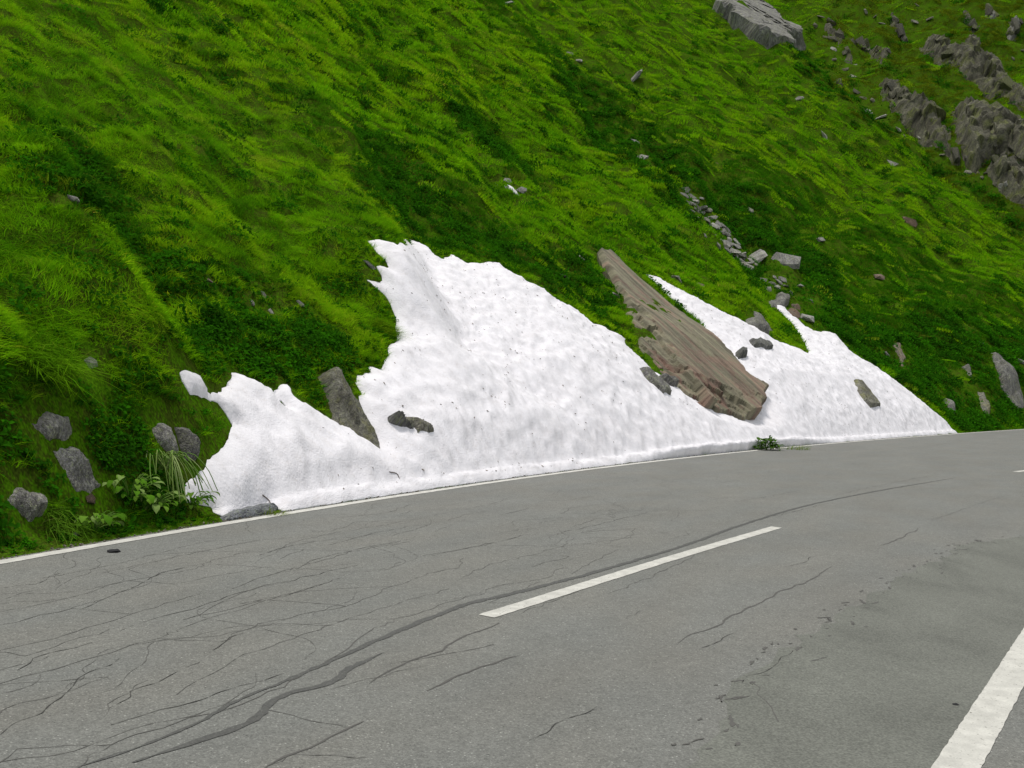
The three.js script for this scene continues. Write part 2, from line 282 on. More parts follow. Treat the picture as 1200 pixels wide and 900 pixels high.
const traced = [[[432, 802], [470, 780], [500, 770], [540, 750], [585, 730]], [[310, 900], [345, 886], [390, 864], [428, 845]], [[500, 810], [540, 790], [575, 778], [612, 768]], [[795, 754], [840, 732], [890, 706], [940, 684], [975, 664]], [[1030, 640], [1060, 628], [1078, 618]], [[1092, 609], [1120, 600], [1140, 594]], [[1140, 593], [1165, 585], [1182, 580]],
  [[700, 698], [745, 684], [790, 664], [816, 650]], [[918, 664], [940, 660], [955, 652]], [[20, 786], [40, 770], [75, 762], [108, 753]], [[0, 862], [30, 843], [55, 832], [80, 806], [108, 788], [140, 772]], [[128, 830], [165, 806], [200, 792], [235, 776]], 
  [[245, 765], [268, 750], [285, 742]], [[90, 716], [120, 703], [150, 690], [190, 672], [240, 660]], [[140, 740], [170, 728], [230, 712], [300, 690], [360, 676], [420, 662]], [[0, 690], [40, 684], [70, 672]], [[280, 708], [330, 698], [380, 684]], [[340, 668], [370, 655], [420, 644], [470, 634]],
  [[130, 850], [200, 832], [260, 810], [330, 790]], [[620, 868], [640, 858], [700, 828]], [[860, 588], [900, 582], [940, 574]], [[870, 612], [920, 602], [970, 590]], [[980, 580], [1040, 567], [1100, 556]], [[640, 628], [700, 615], [760, 600]], [[500, 652], [560, 640], [620, 626]],
  [[380, 640], [450, 622], [520, 612]], [[300, 652], [340, 640], [370, 634]], [[870, 800], [905, 780], [930, 762]], [[820, 760], [860, 742]]];
traced.forEach((p, i) => part('crack', band(wob(px2road(p), 100 + i, 0.03), i < 5 ? 0.014 : 0.005, 0.0025, { straight: true, rough: 0.006, step: 0.045, seed: 140 + i, taper: true }), i < 8 ? weakCrack : crackMat, road));
{ // fine crazing over the outer lane: too many hairlines to count
  const r = rng(404), gs = [];
  for (let k = 0; k < 170; k++) {
    const s = -3 + r() * 26, t = -0.4 - r() * 5.6; if (r() > 1.1 - s / 16 || t < -4.3) continue;
    let a = (r() < 0.85 ? (r() - 0.5) * 0.4 - 0.06 : (r() - 0.5) * 2.6), q = [s, t], pts = [toPlan(s, t)]; const n = 6 + Math.floor(r() * r() * 42);
    for (let i = 0; i < n; i++) { a += (r() - 0.5) * 1.5; a *= 0.8; q = [q[0] + Math.cos(a) * 0.1, q[1] + Math.sin(a) * 0.1]; pts.push(toPlan(...q)); }
    gs.push(band(pts, 0.0035, 0.002, { straight: true, rough: 0.004, step: 0.04, seed: k + 900, taper: true }));
  }
  // net of cracks in the most worn part of the lane: jittered cells, longer along the road
  const node = (i, j) => { const q = rng(i * 7919 + j * 104729 + 5); return [-4 + i * 0.62 + (j % 2) * 0.31 + (q() - 0.5) * 0.5, -0.7 - j * 0.34 + (q() - 0.5) * 0.26]; };
  for (let i = 0; i < 30; i++) for (let j = 0; j < 17; j++) {
    const a = node(i, j), fade = 1.1 - ss(1, 11, a[0]) * 0.9 - 0.9 * ss(8, 12, j);
    for (const [b, keep] of [[node(i + 1, j), 0.72], [node(i + (j % 2 ? 1 : 0), j + 1), 0.33]]) {
      if (r() > keep * fade) continue; const n = 6, pts = []; for (let k = 0; k <= n; k++) { const f = k / n, w = k && k < n ? 0.035 : 0; pts.push(toPlan(lerp(a[0], b[0], f) + (r() - 0.5) * w, lerp(a[1], b[1], f) + (r() - 0.5) * w * 1.6)); }
      gs.push(band(pts, 0.0035 + 0.004 * r() * r(), 0.0022, { straight: true, rough: 0.004, step: 0.04, seed: i * 50 + j }));
    }
  }
  const m = part('hairline_cracks', mergeGeometries(gs), weakCrack, road); m.userData.kind = 'stuff';
}
const fbm0 = (x, y) => 0.6 * n2(x, y) + 0.3 * n2(x * 2.1, y * 2.1) + 0.15 * n2(x * 4.3, y * 4.3);
{ // newer, smoother strip of asphalt along the inner lane, with a broken edge
  const edge = jag(px2road([[760, 990], [800, 905], [835, 850], [870, 800], [905, 772], [950, 742], [985, 722], [1035, 690], [1070, 668], [1110, 652], [1120, 640], [1150, 634], [1215, 628]]).map(p => p), 0, 0, 1);
  const sp = wob(edge, 71, 0.06), pos = [], uv = [], col = [], idx = [];
  const rr = px2road([[1085, 990], [1108, 905], [1135, 862], [1165, 815], [1180, 792], [1195, 768], [1215, 736], [1225, 716], [1235, 700], [1245, 686], [1252, 678], [1262, 668], [1275, 656]]), rc = new THREE.CatmullRomCurve3(rr.map(([x, z]) => new THREE.Vector3(x, 0, z)));
  sp.forEach(([x, z], i) => { const e = rc.getPoint(i / (sp.length - 1)); for (let k = 0; k <= 6; k++) { const X = lerp(x, e.x, k / 6), Z = lerp(z, e.z, k / 6); pos.push(...onRoad(X, Z, 0.0015)); uv.push(X / 1.3, Z / 1.3); const v = 1 + 0.09 * n2(X * 0.9, Z * 0.9) + 0.06 * n2(X * 3, Z * 3) - 0.12 * ss(0.1, 0.5, fbm0(X * 1.1 + 7, Z * 0.8)); col.push(v, v, v); if (k < 6 && i + 1 < sp.length) { const a = i * 7 + k; idx.push(a, a + 1, a + 7, a + 1, a + 8, a + 7); } } });
  const g = new THREE.BufferGeometry(); g.setAttribute('position', new THREE.Float32BufferAttribute(pos, 3)); g.setAttribute('uv', new THREE.Float32BufferAttribute(uv, 2)); g.setAttribute('color', new THREE.Float32BufferAttribute(col, 3)); g.setIndex(idx); g.computeVertexNormals();
  const fine = texture(512, (i, j) => { const v = 0.58 + 0.16 * (aB(i * 2, j * 2) - 0.5) + 0.12 * (aA(i * 2, j * 2) - 0.5); return [v * 0.985, v, v * 0.95]; }, true);
  part('asphalt_strip', g, new THREE.MeshStandardMaterial({ map: fine, bumpMap: asphaltBump, bumpScale: 0.0015, roughness: 0.9, vertexColors: true, color: new THREE.Color().setRGB(0.49, 0.493, 0.475) }), road);
  // dark worn scabs along that edge
  const r = rng(808), gs = [];
  for (let k = 0; k < 120; k++) { const [x, z] = sp[Math.floor(r() ** 0.8 * (sp.length - 1))], o = (r() - 0.4) * 0.32, p = [x + o * 0.83 + (r() - 0.5) * 0.1, z - o * 0.55 + (r() - 0.5) * 0.1], a = 0.59 + (r() - 0.5) * 1.3, l = 0.03 + r() * r() * 0.16; gs.push(band([p, [p[0] + Math.sin(a) * l * 0.5, p[1] + Math.cos(a) * l * 0.5 + (r() - 0.5) * 0.02], [p[0] + Math.sin(a) * l, p[1] + Math.cos(a) * l]], 0.008 + r() * 0.014, 0.003, { rough: 0.014, step: 0.02, seed: k + 3000, taper: true })); }
  const m = part('worn_scabs', mergeGeometries(gs), weakCrack, road); m.userData.kind = 'stuff';
}

// ---------------------------------------------------------------- relief bodies lying on the slope: snow and bedrock
function relief(o, step, height, { color, uvk = 1.5, depth = 0.4, ground = fullY, lean = 1 } = {}) {
  const [s0, t0] = [o.lo[0] - step, o.lo[1] - step], nx = Math.ceil((o.hi[0] - s0) / step) + 2, ny = Math.ceil((o.hi[1] - t0) / step) + 2;
  const grid = []; for (let i = 0; i < nx; i++) for (let j = 0; j < ny; j++) grid.push(inside(o, s0 + i * step, t0 + j * step, 5));
  const at = (i, j) => grid[i * ny + j], id = new Map(), pos = [], uv = [], col = [], idx = [], st = [];
  const vert = (i, j) => {
    const k = i * ny + j; if (id.has(k)) return id.get(k);
    const q = grid[k]; let s = s0 + i * step, t = t0 + j * step, d = q.d; if (d < step * 0.3) { s = q.x; t = q.y; d = 0; }
    const h = height(s, t, d), { p, n } = frameAt(s, t, 0.5, macroY); p.y = ground(s, t);
    p.addScaledVector(n.lerp(new THREE.Vector3(0, 1, 0), 1 - lean).normalize(), h);
    pos.push(p.x, p.y, p.z); uv.push(s / uvk, t * 1.25 / uvk); st.push([s, t, d]); const c = color ? color(s, t, d, p) : [1, 1, 1]; col.push(...c);
    id.set(k, pos.length / 3 - 1); return pos.length / 3 - 1;
  };
  const near = (i, j) => { for (let a = -1; a <= 1; a++) for (let b = -1; b <= 1; b++) { const x = i + a, y = j + b; if (x >= 0 && y >= 0 && x < nx && y < ny && at(x, y).d > 0) return true; } return false; };
  for (let i = 0; i + 1 < nx; i++) for (let j = 0; j + 1 < ny; j++) {
    const c = [[i, j], [i + 1, j], [i + 1, j + 1], [i, j + 1]]; if (!c.some(([x, y]) => at(x, y).d > 0)) continue;
    if (!c.every(([x, y]) => at(x, y).d > 0 || near(x, y))) continue;
    const v = c.map(([x, y]) => vert(x, y));
    for (const tri of [[v[0], v[1], v[2]], [v[0], v[2], v[3]]]) { const [a, b, e] = tri.map(k => st[k]), ar = Math.abs((b[0] - a[0]) * (e[1] - a[1]) - (b[1] - a[1]) * (e[0] - a[0])); if (ar > step * step * 0.02) idx.push(...tri); }
  }
  const edges = new Map(); for (let k = 0; k < idx.length; k += 3) for (let e = 0; e < 3; e++) { const a = idx[k + e], b = idx[k + (e + 1) % 3]; edges.set(`${a},${b}`, [a, b]); }
  for (const [a, b] of [...edges.values()]) if (!edges.has(`${b},${a}`)) {
    const o2 = pos.length / 3; for (const v of [a, b]) { pos.push(pos[v * 3], pos[v * 3 + 1], pos[v * 3 + 2]); uv.push(uv[v * 2], uv[v * 2 + 1]); col.push(...col.slice(v * 3, v * 3 + 3)); }
    for (const v of [a, b]) { pos.push(pos[v * 3], pos[v * 3 + 1] - depth, pos[v * 3 + 2]); uv.push(uv[v * 2], uv[v * 2 + 1] - depth / uvk); col.push(...col.slice(v * 3, v * 3 + 3)); }
    idx.push(o2, o2 + 2, o2 + 1, o2 + 1, o2 + 2, o2 + 3);
  }
  const g = new THREE.BufferGeometry(); g.setAttribute('position', new THREE.Float32BufferAttribute(pos, 3)); g.setAttribute('uv', new THREE.Float32BufferAttribute(uv, 2)); g.setAttribute('color', new THREE.Float32BufferAttribute(col, 3)); g.setIndex(idx); g.computeVertexNormals();
  return g;
}
function placed(name, g, mat, label, category, group) {
  g.computeBoundingBox(); const c = g.boundingBox.getCenter(new THREE.Vector3()); c.y = g.boundingBox.min.y; g.translate(-c.x, -c.y, -c.z);
  const m = new THREE.Mesh(g, mat); m.name = numbered(name); m.position.copy(c); m.castShadow = m.receiveShadow = true; scene.add(m); return tag(m, label, category, group);
}
const fbm = (x, y, o = 4) => { let v = 0, a = 0.5, f = 1; for (let k = 0; k < o; k++) { v += a * n2(x * f, y * f + k * 17); a *= 0.5; f *= 2.07; } return v; };

// ---------------------------------------------------------------- snow
const snowTex = texture(1024, (() => { const a = tileNoise(1024, 300, 51), b = tileNoise(1024, 90, 52), c = tileNoise(1024, 24, 53), e = tileNoise(1024, 500, 54); return (i, j) => { const dirt = ss(0.55, 0.85, 0.5 * b(i, j) + 0.5 * c(j, i)) * ss(0.5, 0.8, a(i, j)), speck = ss(0.88, 0.93, e(i, j) * 0.75 + b(j, i) * 0.25) * 0.5, v = 0.965 + 0.03 * (a(i, j) - 0.5) - 0.05 * dirt - 0.28 * speck; return [v, v - 0.008 - 0.012 * dirt, v - 0.004 - 0.03 * dirt]; }; })(), true);
const snowBump = texture(1024, (() => { const a = tileNoise(1024, 120, 55), b = tileNoise(1024, 40, 56), c = tileNoise(1024, 320, 57); return (i, j) => grey(0.5 * a(i, j) + 0.35 * b(i, j) + 0.15 * c(i, j)); })());
const snowMat = new THREE.MeshStandardMaterial({ map: snowTex, bumpMap: snowBump, bumpScale: 0.008, roughness: 0.75, vertexColors: true });
const cups = (s, t) => { const X = s, Y = t * 1.25; return 0.045 * (1 - Math.abs(n2(X * 0.8, Y * 1.0))) + 0.036 * (1 - Math.abs(n2(X * 1.7 + 5, Y * 2.1))) + 0.02 * (1 - Math.abs(n2(X * 4.1, Y * 4.6))); };
function snowColor(s, t) { const v = fbm(s * 0.7, t * 1.1), d = clamp(0.5 + v) * 0.06 + ss(0.05, 0.4, fbm(s * 3 + 40, t * 3)) * 0.06 + ss(0.15, 0.35, fbm(s * 7 + 9, t * 8)) * 0.05; return [0.91 - d * 1.05, 0.915 - d * 1.1, 0.935 - d * 1.15]; }
{
  const g = relief(snowOutline, 0.06, (s, t, d) => {
    const low = 1 - ss(0.3, 1.4, t), lip = lerp(0.05 + 0.03 * n2(s * 0.9, t * 0.9) + 0.04 * (1 - ss(6.3, 8, s)), 0.05 + 0.16 * ss(15, 19, s) * (1 - ss(25, 30, s)), low);
    return 0.01 + lip * Math.sqrt(clamp(d / 0.1)) + 0.2 * ss(0, 1.2, d) + cups(s, t) * ss(0, 0.25, d);
  }, { color: snowColor, uvk: 2.2, depth: 0.35 });
  placed('snow_patch', g, snowMat, 'large white patch of old snow on the bank beside the road', 'snow');
  const rem = outline([[580, 209], [590, 215], [602, 222], [609, 229], [602, 227], [592, 219]], { seed: 3, least: 0.2 });
  placed('snow_remnant', relief(rem, 0.1, (s, t, d) => 0.2 * Math.sqrt(clamp(d / 0.15)), { color: snowColor, uvk: 2.2, depth: 0.3 }), snowMat, 'small leftover strip of snow in a grassy hollow beside flat stones', 'snow');
}

// ---------------------------------------------------------------- rock
const rockTex = texture(1024, (() => { const a = tileNoise(1024, 220, 61), b = tileNoise(1024, 60, 62), c = tileNoise(1024, 16, 63), e = tileNoise(1024, 400, 64); return (i, j) => {  const li = ss(0.62, 0.7, 0.5 * b(j, i) + 0.5 * a(j, i)) * 0.16, v = 0.7 + 0.28 * (a(i, j) - 0.5) + 0.3 * (b(i, j) - 0.5) + 0.16 * (e(i, j) - 0.5) + 0.16 * (c(i, j) - 0.5); return [v + li * 0.8, v + li, v + li * 0.2]; }; })(), true);
const rockBump = texture(1024, (() => { const a = tileNoise(1024, 150, 65), b = tileNoise(1024, 48, 66), e = tileNoise(1024, 400, 67); return (i, j) => grey(0.4 * a(i, j) + 0.4 * b(i, j) + 0.2 * e(i, j)); })());
const rockMat = new THREE.MeshStandardMaterial({ map: rockTex, bumpMap: rockBump, bumpScale: 0.03, roughness: 0.92, vertexColors: true });
const PAL = {                                                       // [stone, second stone, lichen, share of lichen]
  grey: [[0.41, 0.4, 0.375], [0.29, 0.28, 0.26], [0.36, 0.37, 0.24], 0.35], pale: [[0.6, 0.585, 0.545], [0.44, 0.425, 0.39], [0.5, 0.5, 0.36], 0.2], slate: [[0.3, 0.3, 0.29], [0.2, 0.2, 0.19], [0.2, 0.2, 0.14], 0.25],
  blue: [[0.36, 0.38, 0.41], [0.28, 0.295, 0.32], [0.33, 0.34, 0.33], 0.15], brown: [[0.38, 0.275, 0.21], [0.36, 0.32, 0.255], [0.33, 0.31, 0.17], 0.6], crag: [[0.25, 0.24, 0.165], [0.12, 0.112, 0.075], [0.2, 0.22, 0.06], 0.9], olive: [[0.41, 0.4, 0.33], [0.31, 0.295, 0.235], [0.38, 0.37, 0.17], 0.6], rust: [[0.3, 0.2, 0.14], [0.26, 0.2, 0.16], [0.25, 0.22, 0.12], 0.2],
};
function rockColor(pal, f = 1, seed = 0) {
  const [a, b, l, share] = PAL[pal];
  return (s, t) => { const v = ss(-0.3, 0.3, fbm(s * 0.9 * f + seed, t * 1.6 * f)), w = ss(0.12, 0.3, fbm(s * 1.7 * f + seed + 50, t * 1.9 * f - 20)) * share, k = 1 + 0.28 * fbm(s * 6 * f + seed, t * 6 * f); return [0, 1, 2].map(i => lerp(lerp(a[i], b[i], v), l[i], w) * k); };
}
const solidRocks = [];                                              // outlines where no turf grows
// crag relief: parallel ribs running down the slope, broken into steps
function ribs(k, freq, amp, seed, skew = 0.35) { return (s, t) => { const u = (s + t * skew) * freq + 0.8 * n2(s * 0.35 * k + seed, t * 0.2 * k), fl = Math.floor(u), fr = u - fl, st = n2(fl * 7.3 + seed, 3) + 0.5 * n2(fl * 3.1, Math.floor(t * 0.7 * k + n2(fl * 2.2, seed) * 3)); return amp * (0.5 * st + 0.55 * (1 - fr) ** 0.7 + 0.3 * fbm(s * 1.5 * k + seed, t * 0.8 * k)); }; }
function bedrock(name, pixels, { label, pal = 'grey', thick = 0.3, ramp = 0.12, step, rib, noise = 0.04, seed = 1, group, custom, jags = 1, category = 'rock', depth, f = 1, least = 0.2, facets = true, tint, flat = false, mat = rockMat, crease = 0.35 }) {
  const o = outline(pixels, { jags, amp: 0.12, seed, least, lift: thick * 0.7 }), w = Math.max(o.hi[0] - o.lo[0], o.hi[1] - o.lo[1]); step = step || clamp(w / 46, 0.02, 0.3);
  solidRocks.push(o);
  const fr = rng(seed * 31 + 7), cx = (o.lo[0] + o.hi[0]) / 2, cy = (o.lo[1] + o.hi[1]) / 2, faces = facets ? Array.from({ length: 5 }, () => { const a = fr() * 6.283; return [Math.cos(a), Math.sin(a), (fr() * 0.5 - 0.25) * w, 0.25 + 0.7 * fr()]; }) : [];
  const cut = (s, t) => { let m = 0; for (const [a, b, off, sl] of faces) m = Math.max(m, sl * ((s - cx) * a + (t - cy) * b - off)); return Math.min(m, thick * 0.75); };
  let ground = fullY; if (flat) { // the bed plane that fits the ground under the stone
    let n = 0, ms = 0, mt = 0, my = 0; for (const [a, b] of o.p) { n++; ms += a; mt += b; my += macroY(a, b); } ms /= n; mt /= n; my /= n; let ss2 = 0, st = 0, tt = 0, sy = 0, ty = 0; for (const [a, b] of o.p) { const x = a - ms, y = b - mt, z = macroY(a, b) - my; ss2 += x * x; st += x * y; tt += y * y; sy += x * z; ty += y * z; } const det = ss2 * tt - st * st || 1, A = (sy * tt - ty * st) / det, B = (ty * ss2 - sy * st) / det; ground = (s, t) => my + A * (s - ms) + B * (t - mt);
  }
  const g = relief(o, step, (s, t, d) => -0.03 + ((thick - cut(s, t)) * Math.min(1, (d / ramp)) ** 0.5 + (rib ? rib(s, t) : 0) * ss(0, ramp * 1.2, d)) * (custom ? custom(s, t, d, o) : 1) + noise * fbm(s * 2.2 * f + seed, t * 2.2 * f) * ss(0, ramp, d), { color: (col => tint ? (s, t) => tint(s, t, col(s, t)) : col)(rockColor(pal, f, seed * 3.7)), ground, uvk: 1.6 / f, depth: depth || Math.max(0.25, thick) });
  return placed(name, toCreasedNormals(g, crease), mat, label, category, group);
}
// the great slab beside the snow
{
  const axis = [[733, 340], [770, 388], [800, 428], [845, 452], [868, 474]].map(([x, y]) => { const h = cast(x, y, (s, t) => macroY(s, t) + 0.4); return [h.s, h.t]; });
  const a = axis[0], b = axis[4], l = Math.hypot(b[0] - a[0], b[1] - a[1]), ex = (b[0] - a[0]) / l, ey = (b[1] - a[1]) / l, uv = (s, t) => [-(s - a[0]) * ey + (t - a[1]) * ex, (s - a[0]) * ex + (t - a[1]) * ey];
  bedrock('slab_boulder', [[700, 290], [712, 292], [722, 299], [735, 311], [751, 324], [771, 339], [784, 350], [802, 365], [820, 379], [838, 397], [855, 416], [866, 432], [881, 442], [892, 453], [889, 473], [883, 479], [878, 487], [864, 487], [836, 477], [818, 468], [796, 456], [788, 440], [770, 425], [757, 405], [746, 385], [738, 368], [733, 350], [724, 332], [716, 314], [706, 300]],
    { label: 'huge tilted brown and olive slab boulder rising between two tongues of snow', category: 'boulder', pal: 'brown', mat: new THREE.MeshStandardMaterial({ bumpMap: rockBump, bumpScale: 0.02, roughness: 0.92, vertexColors: true }), flat: true, facets: false, thick: 0.5, ramp: 0.07, step: 0.04, seed: 8, jags: 2, noise: 0.02, depth: 0.7, crease: 0.6, f: 1.1,
      tint: (s, t) => {
        const [u, v] = uv(s, t), q = polyDist(axis, s, t), st = n2(u * 2.4, v * 0.22) * 0.45 + n2(u * 6.5, v * 0.35) * 0.4 + n2(u * 15, v * 0.9) * 0.2, m = ss(-0.35, 0.35, fbm(u * 1.1 + 3, v * 0.45) * 1.5 + (q.side < 0 ? 0.3 : 0) + (v < 2.6 ? 0.28 : -0.22)), lic = ss(0.18, 0.3, fbm(u * 2.6 + 9, v * 2.2)) * 0.6, k = 0.5 * (1 + 0.75 * st + 0.1 * n2(u * 17, v * 11));
        const pink = q.side < 0 ? [0.4, 0.25, 0.18] : [0.42, 0.3, 0.215], tan = [0.36, 0.33, 0.22], li = [0.4, 0.39, 0.24]; return [0, 1, 2].map(i => lerp(lerp(pink[i], tan[i], m), li[i], lic) * k);
      },
      custom: (s, t) => {
        const head = 0.5 + 0.5 * ss(-1.0, 1.6, uv(s, t)[1]); return head * slabTop(s, t);
      } });
  function slabTop(s, t) {
        const [u, v] = uv(s, t), q = polyDist(axis, s, t), blk = n2(Math.floor(v * 1.6) * 3.1, 7) * 0.16, w = q.d + blk * 0.8 + 0.05 * n2(s * 4, t * 4);
        const streak = 0.035 * n2(u * 4.5, v * 0.3) + 0.02 * n2(u * 12, v * 0.9), crackd = -0.16 * Math.exp(-Math.abs(u - 0.55 - 0.16 * n2(v * 0.7, 1)) * 26) * ss(0.5, 1.4, v) * (1 - ss(2.6, 3.2, v));
        if (q.side > 0) return 1 + streak + crackd + (u > 0.9 + 0.2 * n2(v * 0.9, 5) ? 0.07 : 0) - (v > 4.1 + 0.3 * n2(u * 1.5, 2) ? 0.08 : 0);
        const w2 = w + 0.2 * n2(s * 1.1, t * 1.1), lvl = w2 < 0.2 ? 0.92 - w2 * 0.5 : w2 < 0.55 ? 0.62 - (w2 - 0.2) * 0.4 : w2 < 0.95 ? 0.36 : 0.14; return lvl + 0.1 * n2(Math.floor(v * 1.6) * 2.3 + 4, Math.floor(w * 3.2)) + streak - 0.2 * Math.exp(-Math.abs((v * 1.6) % 1) * 9) * ss(0, 0.5, n2(Math.floor(v * 1.6), 3));
  }
}
bedrock('boulder', [[372, 424], [390, 427], [406, 439], [418, 451], [427, 466], [434, 481], [442, 494], [447, 505], [447, 518], [438, 518], [428, 511], [414, 504], [400, 496], [390, 486], [388, 468], [383, 450], [376, 436]], { label: 'grey lichened boulder standing out of the snow under a grassy overhang', pal: 'olive', thick: 0.3, ramp: 0.06, seed: 2, step: 0.03, f: 2.2, noise: 0.05, category: 'boulder' });
bedrock('flat_stone', [[447, 473], [455, 476], [468, 486], [479, 493], [476, 495], [463, 488], [449, 479]], { label: 'thin dark splinter of rock on the snow beside a blunt grey stone', pal: 'slate', facets: false, thick: 0.4, ramp: 0.06, seed: 3 });
bedrock('flat_stone', [[460, 475], [470, 477], [482, 483], [497, 492], [503, 499], [502, 505], [494, 507], [480, 503], [474, 494], [466, 484]], { label: 'blunt olive grey stone poking out of the snow beside a thin splinter', pal: 'olive', facets: false, thick: 0.4, ramp: 0.14, seed: 4 });
bedrock('flat_stone', [[738, 425], [750, 428], [760, 437], [771, 446], [779, 458], [768, 459], [757, 449], [744, 434]], { label: 'narrow grey stone lying in the snow near the edge below the great slab', pal: 'grey', facets: false, thick: 0.48, ramp: 0.08, seed: 5 });
bedrock('flat_stone', [[766, 432], [778, 436], [791, 444], [784, 448], [772, 440]], { label: 'thin pale stone at the snow edge touching the great slab', pal: 'grey', facets: false, thick: 0.4, ramp: 0.08, seed: 6 });
bedrock('flat_stone', [[870, 393], [880, 393], [892, 399], [901, 408], [890, 406], [876, 402]], { label: 'flat dark stone in the snow above the great slab', pal: 'slate', facets: false, thick: 0.5, ramp: 0.1, seed: 7 });
bedrock('flat_stone', [[858, 406], [866, 408], [871, 416], [862, 415]], { label: 'tiny dark stone in the snow tight above the great slab', pal: 'slate', facets: false, thick: 0.5, ramp: 0.1, seed: 9 });
bedrock('flat_stone', [[992, 441], [1000, 444], [1007, 452], [1017, 464], [1026, 475], [1014, 475], [1004, 465], [995, 453]], { label: 'lone pointed olive stone in the middle of the far snow tongue', pal: 'olive', facets: false, thick: 0.5, ramp: 0.1, seed: 10 });
bedrock('boulder', [[866, 372], [874, 364], [882, 360], [894, 368], [907, 381], [900, 385], [886, 383], [874, 379]], { label: 'wedge of grey rock in the grass point between two snow tongues', pal: 'grey', thick: 0.5, ramp: 0.2, seed: 12, category: 'boulder' });
bedrock('flat_stone', [[900, 345], [909, 342], [920, 347], [925, 353], [914, 356], [904, 353]], { label: 'flat pale stone at the tip of the upper snow tongue', pal: 'grey', thick: 0.4, ramp: 0.15, seed: 15 });
bedrock('flat_stone', [[920, 356], [930, 355], [938, 361], [934, 367], [924, 365]], { label: 'rounded reddish brown stone above the snow tongue beside a grey wedge', pal: 'rust', thick: 0.4, ramp: 0.2, seed: 16 });
bedrock('boulder', [[1160, 407], [1168, 407], [1178, 416], [1188, 430], [1195, 448], [1201, 468], [1192, 466], [1182, 452], [1172, 440], [1165, 422]], { label: 'tall grey rock rib standing in the steep bank past the snow', pal: 'grey', thick: 0.7, ramp: 0.4, seed: 18, category: 'boulder' });
bedrock('boulder', [[1127, 420], [1132, 422], [1138, 434], [1140, 442], [1133, 436]], { label: 'slim pale rock in the bank beside the tall grey rib', pal: 'grey', thick: 0.5, ramp: 0.25, seed: 19, category: 'boulder' });
bedrock('boulder', [[1104, 458], [1112, 460], [1119, 468], [1119, 475], [1110, 470]], { label: 'low grey rock in the bank near the far end of the snow', pal: 'grey', thick: 0.5, ramp: 0.25, seed: 20, category: 'boulder' });
bedrock('boulder', [[1146, 455], [1152, 458], [1160, 472], [1160, 481], [1150, 474]], { label: 'dark rock low in the bank between the low grey rock and the tall rib', pal: 'olive', thick: 0.5, ramp: 0.25, seed: 21, category: 'boulder' });
bedrock('boulder', [[1048, 406], [1056, 408], [1063, 420], [1062, 430], [1055, 424], [1051, 414]], { label: 'small buff rock in the turf above the far snow edge', pal: 'brown', thick: 0.4, ramp: 0.25, seed: 22, category: 'boulder' });
bedrock('boulder', [[256, 606], [266, 598], [282, 594], [300, 589], [316, 590], [328, 597], [326, 603], [300, 607], [275, 611], [262, 611]], { label: 'smooth blue grey stone at the foot of the snow beside the edge line', pal: 'blue', facets: false, thick: 0.17, ramp: 0.25, seed: 27, category: 'boulder', least: 0.12 });
const small = { thick: 0.2, ramp: 0.04, noise: 0.035, f: 2.4, jags: 2, step: 0.018 };
bedrock('boulder', [[5, 555], [20, 551], [35, 559], [41, 577], [49, 593], [50, 607], [34, 614], [21, 599], [6, 588]], { label: 'pale cracked stone low in the bank close to the white edge line', pal: 'pale', seed: 23, category: 'boulder', ...small });
bedrock('boulder', [[32, 486], [48, 472], [64, 466], [83, 468], [89, 491], [78, 504], [58, 503], [45, 497]], { label: 'grey block at the head of the narrow rock ledge under long grass', pal: 'pale', seed: 24, category: 'boulder', ...small, thick: 0.17 });
bedrock('rock_ledge', [[58, 505], [82, 503], [97, 521], [111, 545], [124, 574], [107, 583], [90, 562], [74, 536]], { label: 'narrow grey rock ledge running down the bank to a rusty stone', pal: 'pale', seed: 25, ...small });
bedrock('rock_slab', [[175, 485], [189, 480], [200, 493], [209, 509], [212, 524], [199, 519], [184, 504]], { label: 'pale leaning slab under the grassy overhang beside a narrower slab', pal: 'pale', seed: 26, ...small });
bedrock('rock_slab', [[203, 484], [212, 485], [221, 498], [229, 510], [229, 528], [216, 527], [210, 508]], { label: 'narrower leaning slab under the grassy overhang close to the snow', pal: 'grey', seed: 29, ...small });
bedrock('slab_boulder', [[834, 2], [840, -10], [872, -10], [890, 5], [910, 19], [930, 31], [945, 41], [942, 46], [925, 44], [908, 41], [888, 40], [872, 30], [852, 14]], { label: 'great grey overhanging slab high on the ridge line', category: 'boulder', pal: 'grey', flat: true, facets: false, jags: 1, thick: 1.9, ramp: 0.35, seed: 28, noise: 0.12, f: 0.4 });
// crags beyond the ridge
const blockShapes = Array.from({ length: 7 }, (_, k) => {
  const r = rng(700 + k), pts = []; for (let i = 0; i < 16; i++) { const v = new THREE.Vector3(r() - 0.5, r() - 0.5, r() - 0.5), m = Math.max(Math.abs(v.x), Math.abs(v.y), Math.abs(v.z)); pts.push(v.multiplyScalar(lerp(1, 0.5 / m, 0.85))); }
  const g = new ConvexGeometry(pts), p = g.attributes.position, uv = []; for (let i = 0; i < p.count; i++) uv.push(p.getX(i) * 1.9 + p.getY(i) * 0.9 + k * 0.31, p.getZ(i) * 1.3 + p.getY(i) * 0.8);
  g.setAttribute('uv', new THREE.Float32BufferAttribute(uv, 2)); return g;
});
const cragMats = [[0.13, 0.125, 0.09], [0.15, 0.146, 0.11], [0.09, 0.086, 0.06], [0.12, 0.135, 0.04], [0.135, 0.14, 0.07]].map(c => new THREE.MeshStandardMaterial({ map: rockTex, bumpMap: rockBump, bumpScale: 0.08, roughness: 0.95, color: new THREE.Color().setRGB(...c.map(v => v * 1.5)) }));
